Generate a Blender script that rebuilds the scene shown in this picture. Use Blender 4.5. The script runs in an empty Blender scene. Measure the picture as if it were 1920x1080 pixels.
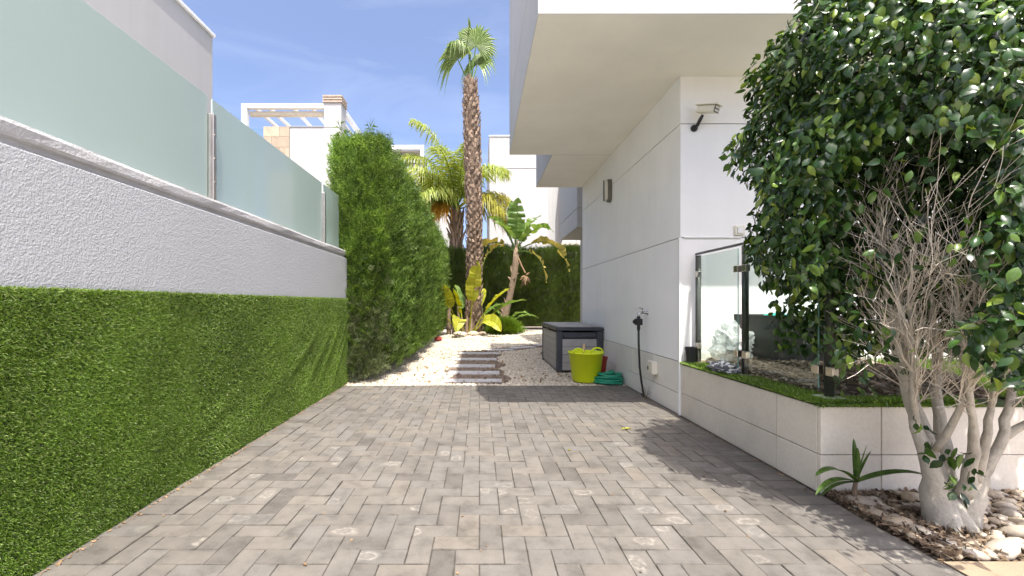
import bpy, bmesh, math, random
import numpy as np
from mathutils import Vector, Matrix, Quaternion
random.seed(7); RNG = np.random.default_rng(11)
SC = bpy.context.scene
R = math.radians
V = Vector

# ------------------------------------------------------------------ camera, sky, sun, exposure
cam_d = bpy.data.cameras.new('camera'); cam = bpy.data.objects.new('camera', cam_d)
SC.collection.objects.link(cam); SC.camera = cam
cam.location = (0, 0, 1.04); cam.rotation_euler = (R(90), 0, 0)
cam_d.sensor_width = 36; cam_d.lens = 15.0
cam_d.shift_x = 61/1920; cam_d.shift_y = 28/1920
cam_d.clip_start = 0.05; cam_d.clip_end = 2000

SUN_DIR = V((-0.105, 0.435, -1.0)).normalized()
w = bpy.data.worlds.new('World'); SC.world = w; w.use_nodes = True
wn = w.node_tree.nodes; wl = w.node_tree.links
bg = wn['Background']; bg.inputs['Strength'].default_value = 0.15
sky = wn.new('ShaderNodeTexSky'); sky.sky_type = 'NISHITA'; sky.sun_disc = False
sky.sun_elevation = math.asin(-SUN_DIR.z)
sky.sun_rotation = math.atan2(-SUN_DIR.x, -SUN_DIR.y)
sky.altitude = 50; sky.air_density = 0.46; sky.dust_density = 4.2; sky.ozone_density = 2.9
tcw = wn.new('ShaderNodeTexCoord'); mpw = wn.new('ShaderNodeMapping'); mpw.inputs['Scale'].default_value = (2.2, 1.2, 9); mpw.inputs['Rotation'].default_value = (0, R(14), 0)
nzw = wn.new('ShaderNodeTexNoise'); nzw.inputs['Scale'].default_value = 1.3; nzw.inputs['Detail'].default_value = 7; nzw.inputs['Roughness'].default_value = .55; nzw.inputs['Distortion'].default_value = .6
rpw = wn.new('ShaderNodeValToRGB'); rpw.color_ramp.elements[0].position = .50; rpw.color_ramp.elements[1].position = .95; rpw.color_ramp.elements[1].color = (.11, .11, .11, 1)
mxw = wn.new('ShaderNodeMix'); mxw.data_type = 'RGBA'; mxw.inputs[7].default_value = (5.2, 5.4, 5.6, 1)
wl.new(tcw.outputs['Generated'], mpw.inputs[0]); wl.new(mpw.outputs[0], nzw.inputs['Vector']); wl.new(nzw.outputs['Fac'], rpw.inputs[0])
wl.new(rpw.outputs[0], mxw.inputs[0]); wl.new(sky.outputs[0], mxw.inputs[6]); wl.new(mxw.outputs[2], bg.inputs['Color'])
sun_d = bpy.data.lights.new('sun', 'SUN'); sun = bpy.data.objects.new('sun', sun_d)
SC.collection.objects.link(sun)
sun_d.energy = 2.45; sun_d.angle = R(0.5); sun_d.color = (1.0, 0.955, 0.88)
sun.rotation_euler = SUN_DIR.to_track_quat('-Z', 'Y').to_euler(); sun.location = (3, -8, 20)
SC.view_settings.view_transform = 'Standard'; SC.view_settings.look = 'None'
SC.view_settings.exposure = 1.7; SC.view_settings.gamma = 1; SC.view_settings.use_curve_mapping = False
SC.cycles.max_bounces = 8; SC.cycles.transparent_max_bounces = 16; SC.cycles.diffuse_bounces = 5

# ------------------------------------------------------------------ helpers
WLOC = {}
def put(o, parent=None, loc=(0, 0, 0)):
    SC.collection.objects.link(o); loc = V(loc)
    if parent is not None:
        o.parent = parent; o.location = loc - WLOC[parent.name]
    else: o.location = loc
    WLOC[o.name] = loc
    return o
def tag(o, label=None, cat=None, group=None, kind=None):
    if label: o['label'] = label
    if cat: o['category'] = cat
    if group: o['group'] = group
    if kind: o['kind'] = kind
    return o
def thing(name, label, cat, loc=(0, 0, 0), group=None):
    o = put(bpy.data.objects.new(name, None), None, loc); o.empty_display_size = 0.1
    return tag(o, label, cat, group)

class MB:
    def __init__(s): s.v = []; s.f = []; s.m = []
    def face(s, pts, m=0):
        i = len(s.v); s.v += [tuple(p) for p in pts]; s.f.append(tuple(range(i, i+len(pts)))); s.m.append(m)
    def box(s, x0, x1, y0, y1, z0, z1, m=0):
        i = len(s.v)
        s.v += [(x0,y0,z0),(x1,y0,z0),(x1,y1,z0),(x0,y1,z0),(x0,y0,z1),(x1,y0,z1),(x1,y1,z1),(x0,y1,z1)]
        for q in ((0,3,2,1),(4,5,6,7),(0,1,5,4),(1,2,6,5),(2,3,7,6),(3,0,4,7)):
            s.f.append(tuple(i+k for k in q)); s.m.append(m)
        return s
    def obox(s, c, ax, ay, az, m=0):
        c = V(c); ax, ay, az = V(ax), V(ay), V(az); i = len(s.v)
        for k in ((-1,-1,-1),(1,-1,-1),(1,1,-1),(-1,1,-1),(-1,-1,1),(1,-1,1),(1,1,1),(-1,1,1)):
            s.v.append(tuple(c + ax*k[0] + ay*k[1] + az*k[2]))
        for q in ((0,3,2,1),(4,5,6,7),(0,1,5,4),(1,2,6,5),(2,3,7,6),(3,0,4,7)):
            s.f.append(tuple(i+k for k in q)); s.m.append(m)
        return s
    def tube(s, pts, rad, n=6, m=0, cap=True, closed=False):
        pts = [V(p) for p in pts]; L = len(pts)
        if not hasattr(rad, '__len__'): rad = [rad]*L
        i0 = len(s.v); ref = V((0.31, 0.17, 0.93))
        for k, p in enumerate(pts):
            if closed: t = pts[(k+1) % L] - pts[k-1]
            else: t = pts[min(k+1, L-1)] - pts[max(k-1, 0)]
            if t.length < 1e-9: t = V((0,0,1))
            t.normalize()
            a = ref - t*ref.dot(t)
            if a.length < 0.05: a = V((1,0,0)) - t*t.x
            a.normalize(); b = t.cross(a); ref = a
            for j in range(n):
                q = 2*math.pi*j/n
                s.v.append(tuple(p + (a*math.cos(q) + b*math.sin(q))*rad[k]))
        for k in range(L if closed else L-1):
            k2 = (k+1) % L
            for j in range(n):
                j2 = (j+1) % n
                s.f.append((i0+k*n+j, i0+k*n+j2, i0+k2*n+j2, i0+k2*n+j)); s.m.append(m)
        if cap and not closed:
            s.f.append(tuple(i0+j for j in reversed(range(n)))); s.m.append(m)
            s.f.append(tuple(i0+(L-1)*n+j for j in range(n))); s.m.append(m)
        return s
    def lathe(s, c, prof, n=24, m=0, ax=(0,0,1), sx=1.0, sy=1.0):
        c = V(c); z = V(ax).normalized(); x = V((1,0,0)) if abs(z.x) < .9 else V((0,1,0))
        x = (x - z*x.dot(z)).normalized(); y = z.cross(x); i0 = len(s.v)
        for r, h in prof:
            for j in range(n):
                q = 2*math.pi*j/n
                s.v.append(tuple(c + z*h + x*(r*sx*math.cos(q)) + y*(r*sy*math.sin(q))))
        for k in range(len(prof)-1):
            for j in range(n):
                j2 = (j+1) % n
                s.f.append((i0+k*n+j, i0+k*n+j2, i0+(k+1)*n+j2, i0+(k+1)*n+j)); s.m.append(m)
        for k, rev in ((0, True), (len(prof)-1, False)):
            if prof[k][0] > 1e-5:
                r_ = [i0+k*n+j for j in range(n)]
                s.f.append(tuple(reversed(r_) if rev else r_)); s.m.append(m)
        return s
    def mesh(s, name, mats, smooth=False, bevel=0, seg=2, center=None):
        me = bpy.data.meshes.new(name)
        c = V(center) if center is not None else V((0,0,0))
        me.from_pydata([(a-c.x, b-c.y, d-c.z) for a, b, d in s.v], [], s.f)
        for m in (mats if isinstance(mats, (list, tuple)) else [mats]): me.materials.append(m)
        if any(s.m): me.polygons.foreach_set('material_index', s.m)
        if bevel:
            bm = bmesh.new(); bm.from_mesh(me)
            ed = [e for e in bm.edges if len(e.link_faces) == 2 and e.calc_face_angle(0) > R(50)]
            bmesh.ops.bevel(bm, geom=ed, offset=bevel, segments=seg, profile=.5, affect='EDGES', clamp_overlap=True)
            bm.to_mesh(me); bm.free()
        if smooth: me.polygons.foreach_set('use_smooth', [True]*len(me.polygons))
        me.update(); return me
    def build(s, name, mats, parent=None, smooth=False, bevel=0, seg=2):
        a = np.array(s.v); c = (a.min(0)+a.max(0))/2
        if parent is None: c[2] = a[:, 2].min()
        return put(bpy.data.objects.new(name, s.mesh(name, mats, smooth, bevel, seg, c)), parent, c)

def np_obj(name, verts, faces, mats, parent=None, smooth=False, midx=None):
    """one mesh from arrays; faces (m,k) all of the same size"""
    verts = np.asarray(verts, np.float32); faces = np.asarray(faces, np.int32)
    c = (verts.min(0)+verts.max(0))/2
    if parent is None: c[2] = verts[:, 2].min()
    me = bpy.data.meshes.new(name); k = faces.shape[1]
    me.vertices.add(len(verts)); me.vertices.foreach_set('co', (verts-c).ravel())
    me.loops.add(faces.size); me.loops.foreach_set('vertex_index', faces.ravel())
    me.polygons.add(len(faces)); me.polygons.foreach_set('loop_start', np.arange(len(faces), dtype=np.int32)*k)
    for m in (mats if isinstance(mats, (list, tuple)) else [mats]): me.materials.append(m)
    if midx is not None: me.polygons.foreach_set('material_index', np.asarray(midx, np.int32))
    if smooth: me.polygons.foreach_set('use_smooth', np.ones(len(faces), bool))
    me.update(calc_edges=True); me.validate()
    return put(bpy.data.objects.new(name, me), parent, c.tolist())

def frames(d, rng, roll=None, ref=None):
    """rotation matrices (m,3,3) whose column 1 (local y) is d; column 2 near ref or random"""
    d = d/np.linalg.norm(d, axis=1, keepdims=True)
    r_ = rng.normal(size=d.shape) if ref is None else ref
    x = np.cross(d, r_); x /= np.linalg.norm(x, axis=1, keepdims=True)+1e-9
    z = np.cross(x, d)
    return np.stack([x, d, z], axis=2)
def scatter(tv, tf, pos, rot, scl):
    """instances of a template joined into arrays"""
    tv = np.asarray(tv, float); tf = np.asarray(tf, int); m = len(pos)
    scl = np.asarray(scl, float)
    if scl.ndim == 1: scl = scl[:, None]
    loc = tv[None]*scl[:, None, :]
    v = np.einsum('mij,mnj->mni', rot, loc) + pos[:, None, :]
    f = tf[None] + (np.arange(m)*len(tv))[:, None, None]
    return v.reshape(-1, 3), f.reshape(-1, tf.shape[1])
def scatter_multi(temps, pos, rot, scl, rng):
    pick = rng.integers(0, len(temps), len(pos)); vs, fs, n = [], [], 0
    scl = np.asarray(scl, float)
    for t, (tv, tf) in enumerate(temps):
        k = pick == t
        if not k.any(): continue
        v, f = scatter(tv, tf, pos[k], rot[k], scl[k]); vs.append(v); fs.append(f+n); n += len(v)
    return np.concatenate(vs), np.concatenate(fs)
def rand_rot(m, rng):
    q = rng.normal(size=(m, 4)); q /= np.linalg.norm(q, axis=1, keepdims=True)
    a, b, c, d = q.T
    return np.stack([np.stack([1-2*(c*c+d*d), 2*(b*c-a*d), 2*(b*d+a*c)], 1),
                     np.stack([2*(b*c+a*d), 1-2*(b*b+d*d), 2*(c*d-a*b)], 1),
                     np.stack([2*(b*d-a*c), 2*(c*d+a*b), 1-2*(b*b+c*c)], 1)], 1)
def sn(x, y, s=0):   # cheap smooth 2-d noise
    return (np.sin(x*1.7+s)+np.sin(y*2.3+s*1.7)+np.sin((x+y)*1.13+s*.6)+np.sin((x-y)*2.9+s*2.1))/4

# ------------------------------------------------------------------ materials
class NT:
    def __init__(s, name):
        s.mat = bpy.data.materials.new(name); s.mat.use_nodes = True
        s.t = s.mat.node_tree; s.n = s.t.nodes; s.b = s.n['Principled BSDF']; s.out = s.n['Material Output']
    def l(s, a, b): s.t.links.new(a, b)
    def new(s, t, **k):
        n = s.n.new(t)
        for a, b in k.items(): setattr(n, a, b)
        return n
    def pos(s): return s.new('ShaderNodeNewGeometry').outputs['Position']
    def noise(s, scale, detail=4, rough=.55, vec=None, dist=0):
        n = s.new('ShaderNodeTexNoise'); n.inputs['Scale'].default_value = scale
        n.inputs['Detail'].default_value = detail; n.inputs['Roughness'].default_value = rough
        n.inputs['Distortion'].default_value = dist
        s.l(vec if vec is not None else s.pos(), n.inputs['Vector']); return n.outputs['Fac']
    def ramp(s, fac, stops, interp='LINEAR'):
        n = s.new('ShaderNodeValToRGB'); n.color_ramp.interpolation = interp
        e = n.color_ramp.elements
        while len(e) < len(stops): e.new(.5)
        for k, (p, c) in enumerate(stops):
            e[k].position = p; e[k].color = (c, c, c, 1) if not hasattr(c, '__len__') else (*c, 1)
        s.l(fac, n.inputs[0]); return n.outputs[0]
    def math(s, op, a, b=None, clamp=False):
        n = s.new('ShaderNodeMath', operation=op, use_clamp=clamp)
        for i, x in enumerate((a, b)):
            if x is None: continue
            if isinstance(x, (int, float)): n.inputs[i].default_value = x
            else: s.l(x, n.inputs[i])
        return n.outputs[0]
    def mix(s, fac, a, b, mode='MIX'):
        n = s.new('ShaderNodeMix', data_type='RGBA', blend_type=mode)
        for i, x in ((0, fac), (6, a), (7, b)):
            if isinstance(x, (int, float)): n.inputs[i].default_value = x
            elif isinstance(x, tuple): n.inputs[i].default_value = (*x, 1)
            else: s.l(x, n.inputs[i])
        return n.outputs[2]
    def bump(s, h, strength=.5, dist=.01, prev=None):
        n = s.new('ShaderNodeBump'); n.inputs['Strength'].default_value = strength
        n.inputs['Distance'].default_value = dist; s.l(h, n.inputs['Height'])
        if prev is not None: s.l(prev, n.inputs['Normal'])
        return n.outputs[0]
    def rand(s):
        g = s.new('ShaderNodeNewGeometry').outputs['Random Per Island']
        o = s.new('ShaderNodeObjectInfo').outputs['Random']
        return s.math('FRACT', s.math('ADD', g, o))
    def set(s, **k):
        for a, b in k.items():
            s.b.inputs[a.replace('_', ' ')].default_value = b if not isinstance(b, tuple) else (*b, 1)
        return s

def simple(name, col, rough=.6, var=.12, vs=6, bump=.0, bs=80, bd=.003, rnd=0.0, metal=0, spec=.4, coat=0, fine=0.0):
    t = NT(name); c2 = tuple(max(0, x*(1-var)) for x in col); c3 = tuple(min(1, x*(1+var*.6)) for x in col)
    n = t.noise(vs, 6, .6)
    c = t.ramp(n, [(.3, c2), (.5, col), (.72, c3)])
    if fine: c = t.mix(fine, c, t.ramp(t.noise(vs*25, 3), [(.3, .35), (.7, 1.0)]), 'MULTIPLY')
    if rnd:
        c = t.mix(1.0, c, t.ramp(t.rand(), [(0, 1-rnd), (1, 1.0)]), 'MULTIPLY')
    t.l(c, t.b.inputs['Base Color']); t.set(Roughness=rough, Metallic=metal)
    t.b.inputs['Specular IOR Level'].default_value = spec; t.b.inputs['Coat Weight'].default_value = coat
    if bump: t.l(t.bump(t.noise(bs, 4, .6), bump, bd), t.b.inputs['Normal'])
    return t.mat

def leafmat(name, stops, rough=.45, trans=.3, spec=.4, tint=1.3, mottle=.15, mscale=9):
    t = NT(name); c = t.ramp(t.rand(), stops)
    if mottle:
        c = t.mix(1.0, c, t.ramp(t.noise(mscale, 3), [(.3, 1-mottle*1.4), (.7, 1.0)]), 'MULTIPLY')
    t.l(c, t.b.inputs['Base Color']); t.set(Roughness=rough); t.b.inputs['Specular IOR Level'].default_value = spec
    tr = t.new('ShaderNodeBsdfTranslucent'); mixs = t.new('ShaderNodeMixShader'); mixs.inputs[0].default_value = trans
    hs = t.new('ShaderNodeHueSaturation'); hs.inputs['Value'].default_value = tint; hs.inputs['Saturation'].default_value = 1.1
    hs.inputs['Hue'].default_value = .485
    t.l(c, hs.inputs['Color']); t.l(hs.outputs[0], tr.inputs['Color'])
    t.l(t.b.outputs[0], mixs.inputs[1]); t.l(tr.outputs[0], mixs.inputs[2]); t.l(mixs.outputs[0], t.out.inputs[0])
    return t.mat

def plaster(name, col, bump=.35, scale=60, bd=.004, stain=.10, streak=.0):
    t = NT(name); p = t.pos()
    c = t.ramp(t.noise(1.3, 6, .6), [(.3, tuple(x*(1-stain) for x in col)), (.6, col)])
    if streak:
        mp = t.new('ShaderNodeMapping'); mp.inputs['Scale'].default_value = (7, 7, .35); t.l(p, mp.inputs[0])
        c = t.mix(streak, c, t.ramp(t.noise(1.0, 5, .6, mp.outputs[0]), [(.45, (1, 1, 1)), (.75, (.62, .58, .5))]), 'MULTIPLY')
    t.l(c, t.b.inputs['Base Color']); t.set(Roughness=.85); t.b.inputs['Specular IOR Level'].default_value = .25
    h = t.math('ADD', t.noise(scale*1.5, 3, .62, p), t.math('MULTIPLY', t.noise(scale*.5, 2, .5, p), .5))
    t.l(t.bump(h, bump, bd), t.b.inputs['Normal']); return t.mat

def glassmat(name, tint, refl_rough=.0):
    t = NT(name); tr = t.new('ShaderNodeBsdfTransparent'); tr.inputs[0].default_value = (*tint, 1)
    gl = t.new('ShaderNodeBsdfGlossy'); gl.inputs['Roughness'].default_value = refl_rough
    fr = t.new('ShaderNodeLayerWeight'); fr.inputs[0].default_value = .5; mx = t.new('ShaderNodeMixShader')
    fac = t.math('ADD', t.math('MULTIPLY', t.math('POWER', fr.outputs['Facing'], 5), .8), .035)
    t.l(fac, mx.inputs[0]); t.l(tr.outputs[0], mx.inputs[1]); t.l(gl.outputs[0], mx.inputs[2])
    t.l(mx.outputs[0], t.out.inputs[0]); return t.mat

def mat_paver():
    t = NT('concrete_paver'); r_ = t.rand(); p = t.pos()
    c = t.ramp(r_, [(0, (.108,.097,.084)), (.1, (.134,.121,.105)), (.45, (.156,.141,.121)), (.7, (.149,.138,.123)), (1, (.172,.151,.125))])
    c = t.mix(.7, c, t.ramp(t.noise(9, 6, .65), [(.28, .42), (.5, .92), (.75, 1.2)]), 'MULTIPLY')
    c = t.mix(.5, c, t.ramp(t.noise(1.1, 4, .6), [(.3, .68), (.6, 1.05)]), 'MULTIPLY')
    c = t.mix(.6, c, t.ramp(t.noise(260, 3, .7), [(.25, .62), (.5, 1.0), (.8, 1.18)]), 'MULTIPLY')
    # pale mineral rings dried on some pavers, each with its own centre
    oc = t.new('ShaderNodeTexCoord').outputs['Object']
    mp = t.new('ShaderNodeMapping'); t.l(oc, mp.inputs[0]); mp.inputs['Scale'].default_value = (13, 22, 0)
    off = t.new('ShaderNodeCombineXYZ'); t.l(t.math('MULTIPLY', t.math('SUBTRACT', r_, .5), 4.5), off.inputs[0]); t.l(t.math('MULTIPLY', t.math('SUBTRACT', t.math('FRACT', t.math('MULTIPLY', r_, 37)), .5), .9), off.inputs[1])
    va = t.new('ShaderNodeVectorMath', operation='ADD'); t.l(mp.outputs[0], va.inputs[0]); t.l(off.outputs[0], va.inputs[1])
    ln = t.new('ShaderNodeVectorMath', operation='LENGTH'); t.l(va.outputs[0], ln.inputs[0])
    d = t.math('ADD', ln.outputs['Value'], t.math('MULTIPLY', t.math('SUBTRACT', t.noise(26, 3), .5), 1.1))
    ring = t.ramp(d, [(.0, .35), (.35, .15), (.55, .9), (.7, .25), (.95, 0)])
    sel = t.ramp(t.math('FRACT', t.math('MULTIPLY', r_, 91.7)), [(.74, 0), (.86, 1)])
    br = t.ramp(t.noise(40, 4), [(.35, .15), (.6, 1)])
    c = t.mix(t.math('MULTIPLY', t.math('MULTIPLY', ring, sel), t.math('MULTIPLY', br, .85)), c, (.30, .275, .235))
    # dark damp patch round it
    t.l(c, t.b.inputs['Base Color']); t.set(Roughness=.82); t.b.inputs['Specular IOR Level'].default_value = .3
    b1 = t.bump(t.noise(240, 4, .7), .35, .002); t.l(t.bump(t.noise(25, 3), .25, .004, b1), t.b.inputs['Normal'])
    return t.mat

M = {}
M['paver'] = mat_paver()
M['paver_edge'] = simple('dirty_paver_edge', (.104,.092,.077), .9, .45, 18, .3, 200, .002)
M['joint'] = simple('joint_sand', (.085,.073,.057), .95, .4, 30, .5, 300, .002, fine=.6)
M['earth'] = simple('earth', (.27,.23,.18), .95, .25, 2, .3, 40, .01)
M['street'] = simple('street_concrete', (.50,.46,.40), .9, .2, 2, .3, 150, .002)
M['beige_slab'] = simple('sandstone_pavement', (.33,.25,.165), .85, .14, 8, .3, 160, .002, fine=.3)
M['stucco'] = plaster('rough_white_stucco', (.455,.46,.47), 1.0, 72, .008, .05)
M['stucco_cap'] = plaster('rough_coping_stucco', (.44,.432,.43), .9, 55, .007, .14, .3)
M['white'] = plaster('white_render', (.47,.462,.447), .18, 110, .002, .045, .12)
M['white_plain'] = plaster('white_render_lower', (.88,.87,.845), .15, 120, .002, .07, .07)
M['white_far'] = plaster('white_render_far', (.47,.46,.445), .12, 30, .003, .06, .12)
M['soffit'] = plaster('soffit_render', (.88,.85,.78), .15, 90, .002, .08)
M['tile'] = simple('stone_tile', (.82,.785,.71), .55, .06, 3, .12, 120, .001, rnd=.06, fine=.15)
M['tile_cream'] = simple('cream_stone_tile', (.76,.695,.585), .55, .14, 2.2, .12, 120, .001, rnd=.08, fine=.15)
M['tile_joint'] = simple('tile_grout', (.25,.235,.21), .9, .2, 20)
M['white_metal'] = simple('white_metal', (.80,.80,.78), .4, .03, 4)
M['steel'] = simple('stainless_steel', (.62,.57,.50), .28, .12, 12, metal=1)
M['dark_steel'] = simple('dark_post_steel', (.055,.06,.05), .35, .3, 14, metal=.4)
M['chrome'] = simple('tap_metal', (.55,.54,.52), .25, .12, 20, metal=1)
M['black_plastic'] = simple('black_plastic', (.018,.019,.02), .45, .2, 20)
M['glass'] = glassmat('clear_glass', (.90,.955,.93), .02)
M['glass_edge'] = simple('glass_edge', (.22,.42,.36), .15, .1, 4, spec=.6)
M['cream_plastic'] = simple('cream_plastic', (.74,.70,.58), .4, .06, 8)
M['anthracite'] = simple('anthracite_plastic', (.055,.058,.068), .5, .15, 10, .1, 200, .001)
M['grey_plank'] = simple('grey_wood_grain_plastic', (.42,.40,.38), .6, .15, 9, .15, 120, .001, rnd=.12, fine=.25)
M['lime'] = simple('lime_plastic', (.70,.80,.010), .38, .05, 4, spec=.5)
M['wood'] = simple('pale_wood', (.52,.37,.20), .6, .2, 18)
M['red'] = simple('red_plastic', (.30,.03,.02), .45, .15, 9)
M['hose_green'] = simple('green_hose', (.015,.23,.13), .4, .2, 25, .3, 120, .002)
M['planter_dark'] = simple('dark_grey_composite', (.045,.043,.040), .6, .15, 4, .1, 150, .001, fine=.2)
M['terracotta'] = simple('terracotta', (.42,.33,.26), .8, .2, 10)
M['awning'] = simple('beige_awning', (.62,.55,.44), .8, .1, 6)
M['dark_window'] = simple('dark_window', (.09,.11,.13), .12, .1, 2, spec=.6)
M['bark_ficus'] = simple('pale_ficus_bark', (.46,.42,.35), .75, .32, 11, .8, 38, .010, fine=.35)
M['twig'] = simple('dead_twig', (.68,.61,.51), .85, .25, 12, rnd=.45)
M['trunk'] = simple('shrub_trunk', (.20,.145,.095), .9, .3, 20, .6, 60, .01)
M['boot'] = simple('palm_leaf_base', (.36,.255,.175), .9, .35, 9, .5, 60, .01, rnd=.55)
M['palm_core'] = simple('palm_trunk_fibre', (.13,.085,.055), .95, .3, 20, .6, 60, .01)
M['hedge'] = leafmat('cypress_foliage', [(0,(.048,.105,.017)),(.3,(.112,.22,.035)),(.7,(.235,.385,.068)),(1,(.41,.55,.15))], .55, .38, .3, 1.35, .45, 1.8)
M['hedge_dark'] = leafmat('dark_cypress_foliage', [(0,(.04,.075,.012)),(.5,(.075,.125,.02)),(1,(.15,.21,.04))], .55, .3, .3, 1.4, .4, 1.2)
M['hedge_grey'] = leafmat('grey_cypress_foliage', [(0,(.10,.135,.055)),(.5,(.175,.215,.09)),(1,(.29,.325,.16))], .6, .25, .3, 1.3, .3, 2)
M['hedge_core'] = simple('hedge_inner_twigs', (.05,.06,.022), .95, .4, 14, .8, 25, .03)
M['turf'] = leafmat('artificial_grass', [(0,(.07,.145,.016)),(.35,(.165,.295,.034)),(.7,(.295,.465,.065)),(.93,(.46,.60,.16)),(1,(.66,.72,.34))], .42, .38, .5, 1.5, .3, 1.4)
M['turf_back'] = simple('turf_backing', (.035,.055,.012), .95, .3, 20)
M['lawn'] = leafmat('lawn_grass', [(0,(.08,.15,.02)),(.5,(.13,.23,.03)),(1,(.22,.31,.06))], .5, .35, .3, 1.4)
M['lawn_base'] = simple('lawn_soil', (.08,.11,.025), .95, .3, 12)
M['ficus'] = leafmat('ficus_leaf', [(0,(.013,.036,.008)),(.4,(.026,.068,.013)),(.74,(.05,.112,.018)),(.91,(.115,.195,.028)),(1,(.25,.34,.05))], .27, .17, .55, 1.9, .2, 30)
M['palm_fan'] = leafmat('fan_palm_leaf', [(0,(.12,.20,.05)),(.6,(.20,.29,.075)),(1,(.33,.40,.13))], .45, .35, .4, 1.4)
M['queen'] = leafmat('feather_palm_leaf', [(0,(.20,.27,.045)),(.6,(.32,.39,.07)),(1,(.45,.49,.12))], .42, .4, .4, 1.4)
M['queen_yellow'] = leafmat('yellowing_palm_leaf', [(0,(.28,.30,.04)),(.6,(.40,.38,.05)),(1,(.50,.44,.08))], .45, .4, .4, 1.3)
M['queen_orange'] = leafmat('orange_palm_leaf', [(0,(.48,.24,.03)),(.6,(.60,.34,.05)),(1,(.62,.42,.10))], .5, .35, .3, 1.2)
M['banana'] = leafmat('banana_leaf', [(0,(.10,.19,.035)),(1,(.19,.29,.06))], .4, .4, .45, 1.4, .25, 6)
M['banana_yellow'] = leafmat('yellow_banana_leaf', [(0,(.36,.40,.03)),(1,(.50,.48,.05))], .42, .4, .4, 1.3, .2, 6)
M['banana_dry'] = leafmat('dry_banana_leaf', [(0,(.42,.36,.08)),(1,(.55,.48,.13))], .7, .3, .3, 1.1, .3, 6)
M['dead_leaf'] = simple('dead_leaf', (.30,.19,.10), .85, .3, 20, rnd=.5)
M['juniper'] = leafmat('juniper_foliage', [(0,(.09,.17,.015)),(.5,(.15,.26,.02)),(1,(.24,.36,.04))], .5, .35, .3, 1.4)
M['cordyline'] = leafmat('seedling_leaf', [(0,(.05,.10,.02)),(1,(.09,.16,.03))], .35, .3, .5, 1.6)
M['gravel'] = simple('white_gravel', (.66,.585,.46), .8, .12, 14, rnd=.45)
M['gravel_base'] = simple('gravel_bed_dust', (.42,.36,.27), .95, .25, 22, .6, 120, .006, fine=.4)
M['brown_gravel'] = simple('brown_gravel', (.27,.205,.15), .85, .25, 20, rnd=.6)
M['slab'] = simple('grey_slab', (.47,.467,.465), .85, .15, 10, .3, 120, .002, rnd=.12, fine=.25)
M['pebble'] = None
def mat_pebble():
    t = NT('river_pebble'); c = t.ramp(t.rand(), [(0, (.25,.21,.17)), (.25, (.40,.31,.21)), (.5, (.46,.39,.30)), (.75, (.38,.33,.27)), (1, (.55,.47,.37))])
    c = t.mix(.6, c, t.ramp(t.noise(18, 6, .65), [(.3, .55), (.55, 1), (.8, 1.12)]), 'MULTIPLY'); c = t.mix(.35, c, t.ramp(t.noise(160, 3), [(.3, .5), (.6, 1)]), 'MULTIPLY')
    t.l(c, t.b.inputs['Base Color']); t.set(Roughness=.68); t.l(t.bump(t.noise(70, 5, .6), .3, .004), t.b.inputs['Normal']); return t.mat
M['pebble'] = mat_pebble()
M['chip'] = simple('bark_chip', (.23,.16,.10), .9, .3, 30, rnd=.6)
M['bark_soil'] = simple('mulch_soil', (.19,.14,.095), .95, .3, 25, .8, 90, .01)
M['cloth_grey'] = simple('grey_cloth', (.16,.165,.185), .85, .2, 18, .4, 200, .002)
M['cloth_white'] = simple('white_cloth', (.70,.69,.66), .8, .1, 18, .3, 200, .002)
M['turquoise'] = simple('turquoise_plastic', (.06,.50,.42), .35, .05, 8)
M['lamp_glass'] = simple('lamp_glass', (.62,.60,.52), .25, .05, 8, spec=.5)
M['lamp_body'] = simple('bronze_lamp_body', (.13,.12,.095), .5, .15, 15)
def mat_frost():
    t = NT('frosted_glass'); t.set(Roughness=.32); col = (.56, .74, .70)
    c = t.ramp(t.noise(1.2, 3), [(.3, (.47,.545,.52)), (.7, (.50,.58,.55))])
    t.l(c, t.b.inputs['Base Color']); t.b.inputs['Coat Weight'].default_value = .8; t.b.inputs['Coat Roughness'].default_value = .02
    t.b.inputs['Coat IOR'].default_value = 1.5; t.b.inputs['Specular IOR Level'].default_value = .2
    tr = t.new('ShaderNodeBsdfRefraction'); tr.inputs['Roughness'].default_value = .42; tr.inputs['IOR'].default_value = 1.03; tr.inputs[0].default_value = (.66,.78,.75,1)
    tp = t.new('ShaderNodeBsdfTransparent'); tp.inputs[0].default_value = (.8,.95,.9,1)
    m1 = t.new('ShaderNodeMixShader'); m1.inputs[0].default_value = .36; m2 = t.new('ShaderNodeMixShader'); m2.inputs[0].default_value = .06
    t.l(t.b.outputs[0], m1.inputs[1]); t.l(tr.outputs[0], m1.inputs[2]); t.l(m1.outputs[0], m2.inputs[1]); t.l(tp.outputs[0], m2.inputs[2])
    t.l(m2.outputs[0], t.out.inputs[0]); return t.mat
M['frost'] = mat_frost()
def mat_bag():
    t = NT('clear_plastic_film'); t.set(Base_Color=(.75,.76,.76), Roughness=.18)
    tp = t.new('ShaderNodeBsdfTransparent'); m1 = t.new('ShaderNodeMixShader'); m1.inputs[0].default_value = .55
    t.l(t.b.outputs[0], m1.inputs[1]); t.l(tp.outputs[0], m1.inputs[2]); t.l(m1.outputs[0], t.out.inputs[0]); return t.mat
M['bag'] = mat_bag()

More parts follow.
